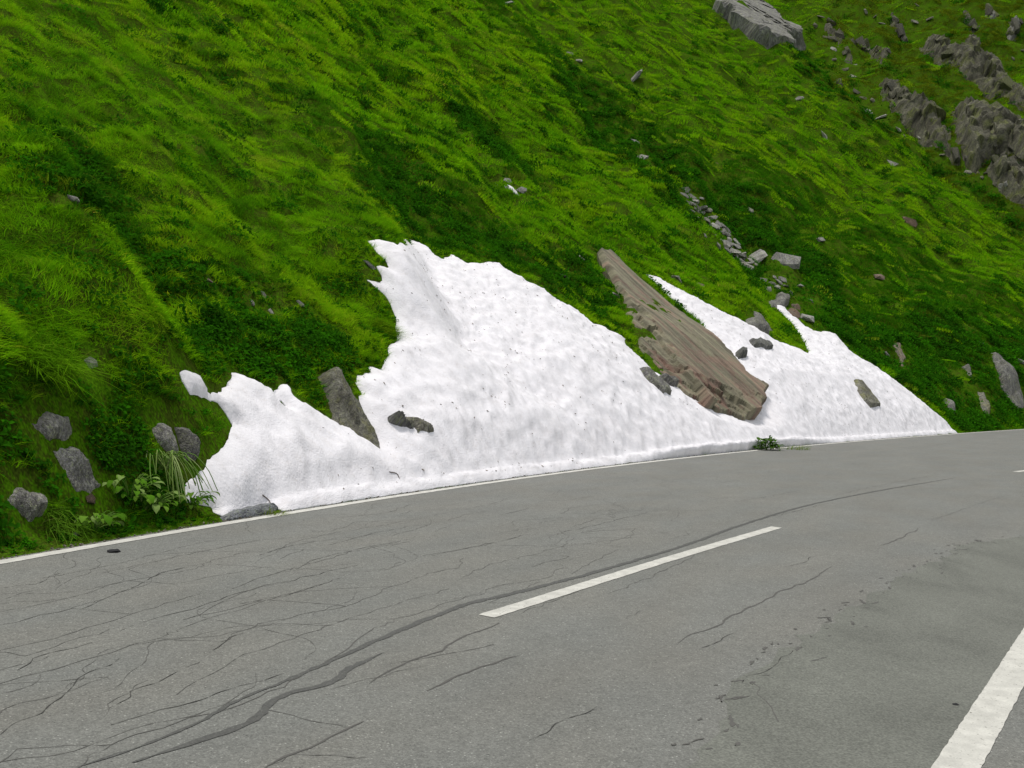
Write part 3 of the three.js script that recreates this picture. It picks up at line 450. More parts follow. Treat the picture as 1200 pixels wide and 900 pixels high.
function crag(label, px, seed, { many = 1, size = 1.15, pal = 'crag', thick = 1.1 } = {}) {
  const r = rng(seed * 97), o = outline(px, { jags: 2, amp: 0.12, seed, lift: 0.9 }), g = new THREE.Group(), cs = (o.lo[0] + o.hi[0]) / 2, ct = (o.lo[1] + o.hi[1]) / 2; 
  const base = worldAt(cs, ct, fullY(cs, ct)); g.name = numbered('rock_outcrop'); g.position.copy(base); scene.add(g); tag(g, label, 'rock outcrop');
  const mid = px.reduce((a, q) => [a[0] + q[0] / px.length, a[1] + q[1] / px.length], [0, 0]), h0 = cast(...mid, macroY), h1 = cast(mid[0] + 11, mid[1] + 17, macroY), el = Math.hypot(h1.s - h0.s, h1.t - h0.t) || 1, ex = (h1.s - h0.s) / el, ey = (h1.t - h0.t) / el;
  const rib = (s, t) => { const u = -s * ey + t * ex, v = s * ex + t * ey; let h = 0; for (const [fr, am, ph] of [[0.34, 0.9, 0], [0.8, 0.5, 5], [1.9, 0.16, 9]]) { const q = u * fr + 0.9 * n2(u * 0.3 + seed, v * 0.16 + ph) + 0.35 * n2(u * 1.3, v * 0.5 + ph), fl = Math.floor(q), f = q - fl, blk = Math.floor(v * fr * 0.55 + 3 * n2(fl * 1.7 + seed, ph)); h += am * (0.8 * n2(fl * 3.3 + seed, blk * 2.1 + ph) + 0.7 * Math.min(1, (1 - f) * 1.2) - 0.7 * Math.exp(-f * 8)); } return h; };
  const body = relief(o, 0.17, (s, t, d) => -0.3 + thick * Math.min(1, d / 0.8) + rib(s, t) * ss(0, 1.6, d) * size, { color: rockColor(pal, 0.7, seed), uvk: 2.6, depth: 2.5 }); body.translate(-base.x, -base.y, -base.z); part('rock_face', toCreasedNormals(body, 0.45), rockMat, g);
  const area = (o.hi[0] - o.lo[0]) * (o.hi[1] - o.lo[1]), n = clamp(Math.round(area * 0.09 * many), 4, 26); let made = 0;
  for (let k = 0; k < n * 8 && made < n; k++) {
    const s = lerp(o.lo[0], o.hi[0], r()), t = lerp(o.lo[1], o.hi[1], r()), d = inside(o, s, t, 1).d; if (d < 0.15) continue; made++;
    const { p, n: nn } = frameAt(s, t, 0.8, macroY), p2 = worldAt(s + ex, t + ey, macroY(s + ex, t + ey)), p1 = worldAt(s, t, macroY(s, t)); p.y = fullY(s, t);
    const dip = p2.sub(p1).normalize(), side = new THREE.Vector3().crossVectors(dip, nn).normalize(), up = new THREE.Vector3().crossVectors(side, dip).normalize();
    const m = part('rock_block', blockShapes[Math.floor(r() * 7)], cragMats[Math.floor(r() * 5)], g);
    m.quaternion.setFromRotationMatrix(new THREE.Matrix4().makeBasis(dip, up, side.clone())); m.rotateY((r() - 0.5) * 0.35); m.rotateX((r() - 0.5) * 0.7); m.rotateZ((r() - 0.5) * 0.25);
    const l = size * (1.6 + 2.2 * r()) * clamp(0.5 + d * 0.35, 0.5, 1.2); m.scale.set(l, l * (0.3 + 0.2 * r()), l * (0.28 + 0.2 * r())); m.position.copy(p).sub(base).addScaledVector(nn, thick * Math.min(1, d / 0.8) - 0.3 + 0.3 * r());
  }
}
crag('dark fractured crag with vertical ribs just behind the grassy ridge', [[1024, 87], [1040, 87], [1059, 95], [1067, 98], [1080, 106], [1099, 111], [1109, 120], [1112, 140], [1118, 162], [1128, 187], [1109, 175], [1088, 162], [1067, 149], [1051, 138], [1040, 120], [1027, 104]], 31, {});
crag('pale plated crag forming the largest rock face behind the ridge', [[1110, 120], [1125, 116], [1147, 114], [1163, 120], [1171, 117], [1184, 125], [1200, 138], [1230, 152], [1230, 205], [1200, 190], [1181, 178], [1170, 172], [1160, 180], [1149, 193], [1142, 196], [1127, 186], [1118, 160], [1112, 140]], 32);
crag('jagged upper crag with black clefts above the plated rock face', [[1075, 29], [1093, 34], [1109, 44], [1125, 52], [1131, 40], [1144, 34], [1152, 45], [1165, 56], [1176, 76], [1192, 90], [1205, 102], [1230, 112], [1230, 146], [1200, 130], [1187, 121], [1173, 109], [1152, 105], [1144, 93], [1125, 83], [1109, 72], [1091, 61], [1080, 45]], 33);
crag('upright greenish rock blade above the grassy shelf', [[1043, 3], [1051, 12], [1061, 29], [1068, 48], [1060, 47], [1048, 31]], 34, { thick: 1 });
crag('broad low rock hump on the slope left of the rock blade', [[992, 38], [1008, 36], [1021, 44], [1037, 55], [1044, 64], [1037, 73], [1026, 68], [1015, 55], [1002, 47]], 35, { thick: 1.2 });
crag('thin line of broken rock below the rock hump', [[968, 19], [981, 26], [992, 45], [1004, 62], [1012, 70], [1002, 68], [988, 52], [972, 36]], 36, { thick: 0.7 });
crag('small upright rock tooth at the top of the crags', [[1155, 2], [1167, 4], [1167, 19], [1157, 20]], 37, { pal: 'grey' });
crag('rounded grey boulder high in the turf above the crags', [[1176, 26], [1189, 16], [1200, 24], [1193, 36], [1179, 36]], 38, { pal: 'grey' });
crag('slanting rock rib rising to the top of the crags', [[1123, -6], [1137, 6], [1147, 24], [1152, 36], [1145, 36], [1134, 20], [1124, 8]], 39, { thick: 1.1 });
crag('low rock bench in the turf just over the ridge line', [[970, 80], [982, 83], [990, 95], [986, 101], [978, 94]], 40, { thick: 0.9 });
crag('rubbly lower end of the crags running down towards the ridge line', [[1128, 186], [1150, 192], [1172, 174], [1192, 182], [1230, 198], [1230, 268], [1205, 244], [1180, 224], [1155, 206]], 42, { thick: 0.8 });
crag('low grey ledge at the foot of the plated crag', [[1158, 190], [1172, 188], [1186, 197], [1180, 206], [1166, 200]], 41, { thick: 0.9 });

// ---------------------------------------------------------------- loose stones
const stoneShapes = Array.from({ length: 8 }, (_, k) => {
  const r = rng(600 + k), pts = []; for (let i = 0; i < 13; i++) { const v = new THREE.Vector3(r() - 0.5, r() - 0.5, r() - 0.5).normalize(); const m = Math.max(Math.abs(v.x), Math.abs(v.y), Math.abs(v.z)); v.multiplyScalar(lerp(1, 1 / m, 0.55) * (0.8 + 0.3 * r())); pts.push(v.multiplyScalar(0.42)); }
  const g = new ConvexGeometry(pts), p = g.attributes.position, uv = [], col = []; for (let i = 0; i < p.count; i++) { uv.push(p.getX(i) * 0.6 + p.getY(i) * 0.3, p.getZ(i) * 0.6 + p.getY(i) * 0.4); const v = 1 + 0.12 * n3(p.getX(i) * 3, p.getY(i) * 3, p.getZ(i) * 3); col.push(v, v, v); }
  g.setAttribute('uv', new THREE.Float32BufferAttribute(uv, 2)); g.setAttribute('color', new THREE.Float32BufferAttribute(col, 3)); return g;
});
const stoneMats = Object.fromEntries(Object.entries(PAL).map(([k, v]) => [k, new THREE.MeshStandardMaterial({ map: rockTex, bumpMap: rockBump, bumpScale: 0.02, roughness: 0.92, vertexColors: true, color: new THREE.Color().setRGB(...v[0].map(c => c * 1.0)) })]));
const stonePatches = [];
function stone(px, py, w, h, turn, pal, label, group, name = 'stone') {
  const hit = cast(px, py, fullY), m = hit.dist / FPX, { p, n } = frameAt(hit.s, hit.t), o = new THREE.Mesh(stoneShapes[Math.floor(R() * 8)], stoneMats[pal]);
  const long = Math.max(w, h) * m * 1.1, short = Math.min(w, h) * m * 1.15;
  o.name = numbered(name); o.castShadow = o.receiveShadow = true;
  // long side down the slope's line, turned by the angle seen
  const right = new THREE.Vector3(1, 0, 0), up = n.clone(), fwd = right.clone().cross(up).normalize(), rt = up.clone().cross(fwd).normalize();
  o.quaternion.setFromRotationMatrix(new THREE.Matrix4().makeBasis(rt, up, fwd.clone())); o.rotateY(turn); o.rotateX((R() - 0.5) * 0.3);
  o.scale.set(long, Math.max(short * 0.6, long * 0.2), Math.max(short * 1.3, long * 0.5)); o.position.copy(p).addScaledVector(n, short * 0.12); scene.add(o); stonePatches.push([hit.s, hit.t, long * 0.32]);
  return tag(o, label, name, group);
}
[[83, 233, 20, 14, 0.3, 'pale', 'pale stone half sunk in turf high on the left spur'], [106, 426, 12, 16, 0.9, 'pale', 'pale pointed stone in turf beside the clump of long grass'], [246, 332, 13, 11, 0.2, 'brown', 'round brown stone at the top of the bare earth hollow'], [294, 356, 9, 8, 0, 'pale', 'small white stone inside the bare earth hollow'], [307, 347, 13, 8, -0.4, 'grey', 'flat grey stone in the bare earth hollow'], [318, 367, 14, 6, -0.5, 'pale', 'thin pale stone at the lower lip of the bare earth hollow'], [352, 356, 14, 6, -0.8, 'grey', 'thin grey stone beside the bare earth hollow under long grass'],
  [431, 312, 20, 8, -0.2, 'slate', 'flat dark stone in the turf beside the top of the snow'], [593, 213, 16, 8, -0.3, 'grey', 'flat grey stone above the leftover strip of snow'], [612, 224, 14, 9, -0.7, 'grey', 'grey stone at the lower end of the leftover snow strip'], [679, 302, 14, 8, -0.5, 'pale', 'pale stone in the turf at the head of the great slab'], [660, 324, 15, 7, -0.3, 'grey', 'grey stone in the turf above the snow edge'], [721, 347, 12, 9, 0, 'pale', 'light stone lodged against the upper left side of the great slab'], [792, 329, 13, 14, 0.5, 'olive', 'upright stone in grass at the top of the snow tongue'], [818, 334, 18, 7, 0, 'brown', 'flat brownish stone in grass just above the snow tongue'],
  [752, 188, 11, 18, 1.2, 'pale', 'bright upright stone in the dark gully'], [744, 167, 8, 11, 0.8, 'grey', 'grey stone in the gully above the bright upright stone'], [668, 64, 12, 6, -0.3, 'grey', 'grey stone in a shallow gully high on the meadow'], [678, 73, 10, 7, 0, 'pale', 'pale stone in a shallow gully high on the meadow'], [742, 94, 38, 6, -0.28, 'grey', 'long thin grey stone lying across the high meadow'], [597, 4, 13, 6, 0, 'pale', 'pale stone alone near the top of the meadow'], [962, 158, 22, 9, -0.4, 'pale', 'pale flat stone in the meadow below the ridge'], [935, 117, 16, 6, -0.2, 'grey', 'flat stone in the meadow closest below the overhanging slab'], [842, 194, 14, 6, -0.5, 'rust', 'small reddish stone in the meadow above the rubble'], [1045, 192, 22, 5, -0.2, 'grey', 'long low stone in the yellowish meadow below the crags'], [1066, 261, 22, 10, -0.4, 'rust', 'pinkish flat stone alone in the lower meadow'], [962, 282, 11, 9, 0, 'grey', 'small round grey stone in the turf beside the rubble'], [1030, 325, 14, 9, -0.2, 'brown', 'brownish stone in the turf above the far snow tongue'], [879, 247, 10, 7, 0, 'olive', 'dull stone in the turf just above the rubble'],
  [950, 353, 8, 6, 0, 'pale', 'small pale stone on bare soil beside the block pair'], [938, 336, 8, 7, 0.3, 'pale', 'small white stone under the long dark block'], [1148, 402, 8, 10, 1, 'pale', 'whitish stone just above the tall grey rib'], [1038, 415, 8, 9, 1, 'grey', 'upright greenish stone near the far snow edge'], [1155, 477, 7, 5, 0, 'pale', 'bright chip of stone low in the bank below the dark rock'], [1088, 452, 7, 4, 0, 'pale', 'white chip of stone in the bank near the far end of the snow'], [1197, 425, 12, 9, 0.5, 'grey', 'stone beside the top of the tall grey rib'], [105, 586, 12, 13, 0.6, 'rust', 'small rusty brown stone at the foot of the narrow rock ledge'], [95, 538, 16, 10, -0.9, 'grey', 'grey stone wedged beside the narrow rock ledge'], [88, 627, 9, 6, 0, 'grey', 'small grey stone on the verge next to the white edge line'],
  [1016, 131, 17, 6, -0.3, 'pale', 'pale stone at the foot of the dark fractured crag'], [1032, 138, 17, 4, -0.1, 'pale', 'long pale stone sunk in turf below the dark fractured crag'], [1050, 152, 15, 7, -0.4, 'pale', 'flat pale stone on the ridge line under the dark crag'], [1078, 162, 7, 5, 0, 'pale', 'round pale stone on the ridge line'], [1175, 218, 16, 12, -0.4, 'grey', 'broken grey stone low on the crag foot'], [1188, 224, 12, 8, 0.3, 'pale', 'light stone at the very end of the ridge line'], [975, 58, 14, 5, -0.6, 'pale', 'thin pale stone under the line of broken rock'],
].forEach(a => stone(...a));
stone(888, 306, 25, 28, 1.2, 'pale', 'pale angular block beside a long dark block at the head of the rubble', undefined, 'boulder');
stone(920, 308, 42, 22, -0.25, 'grey', 'long dark grey block lying beside the pale angular block', undefined, 'boulder');
stone(945, 375, 18, 20, 1.0, 'pale', 'light blue grey wedge of rock standing at the snow edge', undefined, 'boulder');
// rubble chute
[[808, 231], [812, 238], [815, 243], [819, 237], [811, 247], [822, 248], [826, 256], [817, 254], [829, 263], [824, 268], [832, 274], [836, 270], [838, 279], [842, 284], [846, 279], [849, 287], [845, 291], [852, 293], [856, 288], [858, 296], [862, 301], [866, 297], [869, 305], [860, 306], [872, 312], [874, 304], ...Array.from({ length: 34 }, (_, k) => [lerp(806, 880, k / 34), lerp(228, 316, k / 34)])].forEach(([x, y], i) => stone(x + (R() - 0.5) * 14, y + (R() - 0.5) * 9, 5 + R() * R() * 14 + (i > 12 ? 5 : 0), 3 + R() * 5 + (i > 12 ? 2 : 0), -1 + R() * 0.9, R() < 0.5 ? 'grey' : R() < 0.6 ? 'pale' : 'olive', 'small angular grey stone in the rubble chute above the two blocks', 'stones of the rubble chute'));
[[906, 326], [912, 332], [904, 334], [917, 329], [900, 340], [910, 338], [921, 336], [896, 330], [925, 343]].forEach(([x, y]) => stone(x, y, 8 + R() * 6, 6 + R() * 4, -0.6 + R(), R() < 0.5 ? 'grey' : 'pale', 'small broken stone below the block pair and above the snow tongue', 'stones below the block pair'));
[[962, 20], [955, 30], [968, 44], [978, 70], [990, 82], [1000, 90], [1004, 108], [1012, 116], [1022, 118], [990, 62], [1000, 78], [1060, 160], [1090, 172], [1104, 182], [1120, 192], [1135, 202], [1150, 208], [1164, 216], [1180, 210], [1192, 214], [1196, 200], [1155, 204], [1025, 20], [1033, 28], [1014, 14], [1075, 8], [1090, 22], [1072, 26], [986, 12], [1198, 60], [1186, 70]].forEach(([x, y], i) => stone(x, y, 5 + R() * 8, 3 + R() * 4, -0.9 + R() * 0.6, R() < 0.7 ? 'crag' : 'olive', 'scattered stone in the turf round the foot of the crags', 'stones scattered round the crags'));

// ---------------------------------------------------------------- turf: grass and herbs
function tuft(seed, blades, spread, tall, wide, droop, splay) {
  const r = rng(seed), pos = [], col = [], idx = [];
  for (let b = 0; b < blades; b++) {
    const a = r() * 6.283, q = Math.sqrt(r()) * spread, bx = Math.cos(a) * q, bz = Math.sin(a) * q, da = r() * 6.283, sp2 = splay * (0.3 + r()), h = tall * (0.55 + 0.6 * r()), dr = droop * (0.5 + r()), w = wide * (0.7 + 0.6 * r()), fa = r() * 6.283, o = pos.length / 3, SEG = 3, tv = 0.72 + 0.56 * r(), dry = r() < 0.04 ? 1.9 : 1 + 0.25 * r(), tone = [tv * dry, tv, tv * (dry > 1.5 ? 3 : 1)];
    for (let k = 0; k <= SEG; k++) {
      const f = k / SEG, x = bx + Math.cos(da) * sp2 * h * f * f + dr * h * f * f, z = bz + Math.sin(da) * sp2 * h * f * f, y = h * f * (1 - 0.25 * f * dr), ww = w * (1 - f * f) / 2;
      if (k < SEG) { pos.push(x - Math.cos(fa) * ww, y, z - Math.sin(fa) * ww, x + Math.cos(fa) * ww, y, z + Math.sin(fa) * ww); col.push(...tone, ...tone); } else { pos.push(x, y, z); col.push(...tone); }
    }
    idx.push(o, o + 1, o + 2, o + 1, o + 3, o + 2, o + 2, o + 3, o + 4, o + 3, o + 5, o + 4, o + 4, o + 5, o + 6);
  }
  const g = new THREE.BufferGeometry(); g.setAttribute('position', new THREE.Float32BufferAttribute(pos, 3)); g.setAttribute('color', new THREE.Float32BufferAttribute(col, 3)); g.setIndex(idx); g.computeVertexNormals(); return g;
}
function leafShape(len, wide, curl) {                                 // pointed oval leaf along +x, folded a little along its rib
  const pos = [], idx = []; const prof = [0.12, 0.75, 1, 0.8, 0];
  prof.forEach((w, i) => { const f = i / 4, y = curl * Math.sin(f * 2.6) * len; pos.push(f * len, y + w * wide * 0.18, -w * wide / 2, f * len, y, 0, f * len, y + w * wide * 0.18, w * wide / 2); if (i < 4) { const o = i * 3; idx.push(o, o + 1, o + 3, o + 1, o + 4, o + 3, o + 1, o + 2, o + 4, o + 2, o + 5, o + 4); } });
  const g = new THREE.BufferGeometry(); g.setAttribute('position', new THREE.Float32BufferAttribute(pos, 3)); g.setIndex(idx); g.computeVertexNormals(); return g;
}
function herb(seed, n, len, wide, tall, spread) {
  const r = rng(seed), gs = []; for (let i = 0; i < n; i++) { const g = leafShape(len * (0.6 + 0.7 * r()), wide * (0.7 + 0.6 * r()), 0.25), a = r() * 6.283, q = Math.sqrt(r()) * spread, tv = 0.75 + 0.5 * r(); g.rotateZ(0.7 - 1.0 * r()); g.rotateY(r() * 6.283); g.translate(Math.cos(a) * q, tall * r() + 0.01, Math.sin(a) * q); g.setAttribute('color', new THREE.Float32BufferAttribute(new Float32Array(g.attributes.position.count * 3).fill(tv), 3)); gs.push(g); }
  return mergeGeometries(gs);
}
const leafMat = (rgb = [1, 1, 1], tr = 0.3) => new THREE.MeshPhysicalMaterial({ color: new THREE.Color().setRGB(...rgb), roughness: 1, ...(tr ? { transmission: tr, thickness: 0 } : {}), side: THREE.DoubleSide, specularIntensity: 0 });
const turfMat = leafMat([1, 1, 1], 0.4); turfMat.vertexColors = true;
const kinds = [
  { name: 'meadow_grass', label: 'short green meadow grass covering the hillside', rad: 0.33, geo: [tuft(1, 120, 0.34, 0.17, 0.01, 0.22, 0.9), tuft(2, 120, 0.32, 0.16, 0.01, 0.3, 1.0), tuft(3, 130, 0.34, 0.15, 0.009, 0.15, 1.1)], wide: [tuft(11, 150, 0.37, 0.11, 0.022, 0.12, 0.5), tuft(12, 150, 0.36, 0.12, 0.022, 0.12, 0.6), tuft(13, 160, 0.37, 0.1, 0.02, 0.08, 0.6)] },
  { name: 'long_grass', label: 'longer drooping grass tufts on the hillside', rad: 0.28, geo: [tuft(4, 120, 0.25, 0.26, 0.009, 0.6, 0.8), tuft(5, 110, 0.27, 0.24, 0.01, 0.55, 0.9)], wide: [tuft(14, 120, 0.26, 0.19, 0.022, 0.4, 0.8), tuft(15, 110, 0.28, 0.18, 0.022, 0.35, 0.9)] },
  { name: 'low_herbs', label: 'low dark green broad leaved herbs in the hollows', rad: 0.3, geo: [herb(6, 70, 0.075, 0.034, 0.1, 0.3), herb(7, 55, 0.095, 0.045, 0.12, 0.32)], wide: [herb(16, 60, 0.09, 0.06, 0.1, 0.3), herb(17, 60, 0.09, 0.055, 0.12, 0.32)] },
  { name: 'edge_grass', label: 'thin grass along the rims of snow, rock and road', rad: 0.05, geo: [tuft(8, 12, 0.06, 0.15, 0.008, 0.5, 0.7)] },
  { name: 'edge_herbs', label: 'small leafy herbs along the rims of snow, rock and road', rad: 0.05, geo: [herb(9, 8, 0.06, 0.028, 0.06, 0.05)] },
];
for (const k of kinds) { k.near = k.geo.length; if (k.wide) k.geo = k.geo.concat(k.wide); k.at = k.geo.map(() => []); }
const zoneOf = (list, seed) => list.map((p, i) => outline(p, { seed: seed + i, jags: 3, amp: 0.16 }));
// where the photograph shows bare earth, and dark hollows: leafy herbs, their colour also carrying some of the shade
const bare = zoneOf([[[285, 335], [320, 335], [345, 352], [330, 372], [300, 366]], [[800, 222], [826, 236], [840, 262], [880, 300], [872, 316], [838, 284], [812, 252]], [[898, 318], [930, 318], [958, 345], [965, 385], [948, 372], [920, 352], [898, 345]], [[735, 150], [760, 172], [768, 205], [748, 200]], [[1100, 440], [1130, 440], [1160, 470], [1130, 480]], [[655, 50], [690, 66], [720, 86], [690, 80]]], 900);
const heathZones = zoneOf([[[900, -30], [930, 74], [1000, 139], [1100, 214], [1230, 310], [1260, 200], [1260, -60], [960, -60]]], 990);
const lushShadeZones = zoneOf([[[770, 140], [850, 180], [960, 225], [1080, 295], [1230, 380], [1230, 505], [1125, 505], [1000, 412], [950, 385], [900, 330], [820, 260], [760, 190]], [[395, 140], [450, 160], [500, 205], [560, 240], [600, 285], [690, 300], [640, 335], [560, 302], [500, 280], [440, 262], [410, 200]], [[-60, 440], [60, 430], [190, 440], [270, 480], [215, 610], [-60, 680]], [[520, 100], [600, 165], [640, 225], [590, 215], [550, 165]], [[30, 130], [110, 170], [160, 250], [110, 300], [40, 220]], [[590, -20], [700, 90], [790, 180], [740, 200], [660, 110], [570, 10]]], 970);  // deeper turf green: lush growth, plus shade of gullies and banks put into colour
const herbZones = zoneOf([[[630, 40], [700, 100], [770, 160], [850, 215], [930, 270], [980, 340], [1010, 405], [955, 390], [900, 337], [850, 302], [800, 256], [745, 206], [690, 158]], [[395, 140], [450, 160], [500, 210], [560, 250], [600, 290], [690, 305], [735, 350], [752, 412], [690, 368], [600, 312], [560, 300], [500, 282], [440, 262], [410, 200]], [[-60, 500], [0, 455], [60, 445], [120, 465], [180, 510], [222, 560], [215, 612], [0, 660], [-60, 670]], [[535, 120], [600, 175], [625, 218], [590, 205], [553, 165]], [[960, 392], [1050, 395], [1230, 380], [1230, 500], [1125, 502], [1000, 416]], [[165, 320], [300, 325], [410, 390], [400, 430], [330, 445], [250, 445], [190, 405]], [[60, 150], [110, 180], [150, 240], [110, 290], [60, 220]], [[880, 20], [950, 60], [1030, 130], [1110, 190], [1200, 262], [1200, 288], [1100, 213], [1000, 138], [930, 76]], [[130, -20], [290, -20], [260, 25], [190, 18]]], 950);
{
  const r = rng(31337), cell = 0.8;
  const put = (k, S, T, sc, fr, u) => { const kind = kinds[k], { p, n } = fr, v = Math.floor(r() * kind.near) + (kind.wide && Math.hypot(p.x, p.z) * (0.85 + 0.3 * r()) > 30 ? kind.near : 0); kind.at[v].push([p, n, sc, r() * 6.283, fbm(p.x * 0.33 + 4, p.z * 0.33), fbm(p.x * 1.7, p.z * 1.7 + 40), fbm(p.x * 0.12 - 9, p.z * 0.12 + 2), r(), heathZones.some(o => inside(o, S, T, 0.1).d > 0) ? 1 : lushShadeZones.some(o => inside(o, S, T, 0.1).d > 0) ? 2 : 0]); };
  for (let s = -6; s < 118; s += cell) for (let t = 0.16; t < 110; t += cell) {
    const y0 = macroY(s + cell / 2, t + cell / 2), c = worldAt(s + cell / 2, t + cell / 2, y0), depth = -c.z; if (depth < 2) continue;
    const px = 600 + FPX * c.x / depth, py = 450 - FPX * (c.y - EYE) / depth + 24; if (px < -190 || px > 1390 || py < -190) continue;
    const dist = Math.hypot(c.x, c.y - EYE, c.z), rho = Math.min(56, 15500 / (dist * dist) + 2.6), big = clamp(Math.sqrt(36 / rho) * 0.66, 0.8, 3);
    const rocks = solidRocks.filter(o => s > o.lo[0] - 2.5 && s < o.hi[0] + 2.5 && t > o.lo[1] - 2.5 && t < o.hi[1] + 2.5), pebbles = stonePatches.filter(([a, b]) => Math.abs(a - s) < 3 && Math.abs(b - t) < 3), hz = herbZones.filter(o => s > o.lo[0] - 1 && s < o.hi[0] + 1 && t > o.lo[1] - 1 && t < o.hi[1] + 1), bz = bare.filter(o => s > o.lo[0] - 1 && s < o.hi[0] + 1 && t > o.lo[1] - 1 && t < o.hi[1] + 1);
    const room = (S, T) => { let m = 9; const q = snowAt(S, T, 2); m = Math.min(m, -q); for (const o of rocks) m = Math.min(m, -inside(o, S, T, 2).d); for (const [a, b, rad] of pebbles) m = Math.min(m, Math.hypot(a - S, b - T) - rad); if (T < 0.7 && snowAt(S, T + 0.35, 1) > 0) return -1; return Math.min(m, T - 0.14); };
    const want = rho * cell * cell, n = Math.floor(want) + (r() < want % 1 ? 1 : 0), near = rocks.length + pebbles.length > 0 || t < 1.2 || snowAt(s + 0.4, t + 0.4, 2) > -1.4;
    for (let q = 0; q < n; q++) {
      const S = s + r() * cell, T = t + r() * cell, sc = big * (0.75 + 0.5 * r()); if (room(S, T) < 0.3 * Math.min(sc, 1.3)) continue;
      if (bz.some(o => inside(o, S, T, 0.1).d > 0) && r() > 0.12) continue;
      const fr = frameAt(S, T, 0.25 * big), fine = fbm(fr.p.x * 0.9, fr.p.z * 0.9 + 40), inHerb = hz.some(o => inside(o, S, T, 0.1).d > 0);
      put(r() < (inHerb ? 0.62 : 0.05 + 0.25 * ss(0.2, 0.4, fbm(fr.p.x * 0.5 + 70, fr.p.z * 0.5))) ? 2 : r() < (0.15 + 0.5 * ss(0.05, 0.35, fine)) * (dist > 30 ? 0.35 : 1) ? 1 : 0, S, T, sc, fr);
    }
    if (near) { const m = Math.floor(rho * 5.5 * cell * cell / Math.max(1, big * 0.8)); for (let q = 0; q < m; q++) {
      const S = s + r() * cell, T = t + r() * cell, ro = room(S, T), lim = S < 8 ? 0.1 : 0.03; if (ro < lim || ro > 0.42 * big) continue;
      if (bz.some(o => inside(o, S, T, 0.1).d > 0) && r() > 0.3) continue;
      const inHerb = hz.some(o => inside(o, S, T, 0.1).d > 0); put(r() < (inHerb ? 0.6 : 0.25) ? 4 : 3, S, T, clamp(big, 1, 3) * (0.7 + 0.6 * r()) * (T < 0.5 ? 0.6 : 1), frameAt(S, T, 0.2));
    } }
  }
  console.log('turf', kinds.map(k => k.at.map(a => a.length)).flat().join(' '));
  const tallness = (p, fine) => leafyNow ? 1 : 0.42 + 0.6 * ss(-0.35, 0.45, fbm(p.x * 1.15 + 31, p.z * 1.15) + 0.4 * fine); let leafyNow = false;
  const M = new THREE.Matrix4(), U = new THREE.Vector3(), D = new THREE.Vector3(), B = new THREE.Vector3(), col = new THREE.Color();
  const tones = { fresh: [0.17, 0.46, 0.005], yellow: [0.235, 0.5, 0.006], deep: [0.038, 0.18, 0.004], brown: [0.22, 0.2, 0.03], herb: [0.02, 0.085, 0.004], heath: [0.12, 0.19, 0.008] };  // herb green is darkened to take on shade of the hollows
  kinds.forEach((k, ki) => k.geo.forEach((g, v) => {
    const list = k.at[v], m = new THREE.InstancedMesh(g, turfMat, list.length), leafy = ki === 2 || ki === 4; leafyNow = leafy; m.name = numbered(k.name); m.userData = { kind: 'stuff', label: k.label }; m.castShadow = m.receiveShadow = true;
    list.forEach(([p, n, sc, a, patch, fine, rank, u, hth], i) => {
      U.copy(n).lerp(D.set(0, 1, 0), ki < 3 ? 0.12 : 0.4).normalize(); D.set(n.x, 0, n.z).normalize(); const aa = leafy || ki === 0 ? a : a * 0.5 - 1.57; B.crossVectors(D, U).normalize(); D.crossVectors(U, B).normalize();
      const x = D.clone().multiplyScalar(Math.cos(aa)).addScaledVector(B, Math.sin(aa)); B.crossVectors(x, U).normalize();
      M.makeBasis(x.multiplyScalar(sc), U.clone().multiplyScalar(Math.min(sc, 0.9 + sc * 0.3) * tallness(p, fine) * (v >= k.near ? 1.35 : 1)), B.clone().multiplyScalar(sc)); M.setPosition(p.x, p.y - 0.02, p.z); m.setMatrixAt(i, M);
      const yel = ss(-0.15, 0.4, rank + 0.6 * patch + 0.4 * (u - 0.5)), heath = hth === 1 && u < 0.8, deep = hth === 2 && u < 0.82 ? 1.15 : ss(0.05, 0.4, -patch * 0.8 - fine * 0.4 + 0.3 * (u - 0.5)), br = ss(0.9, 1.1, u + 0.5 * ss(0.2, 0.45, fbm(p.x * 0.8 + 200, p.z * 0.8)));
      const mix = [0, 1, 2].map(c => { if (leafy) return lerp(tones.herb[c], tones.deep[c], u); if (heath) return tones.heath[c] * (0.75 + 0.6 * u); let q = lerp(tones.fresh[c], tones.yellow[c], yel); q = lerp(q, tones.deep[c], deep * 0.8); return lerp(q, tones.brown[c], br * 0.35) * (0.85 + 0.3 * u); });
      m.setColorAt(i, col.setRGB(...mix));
    });
    scene.add(m);
  }));
}
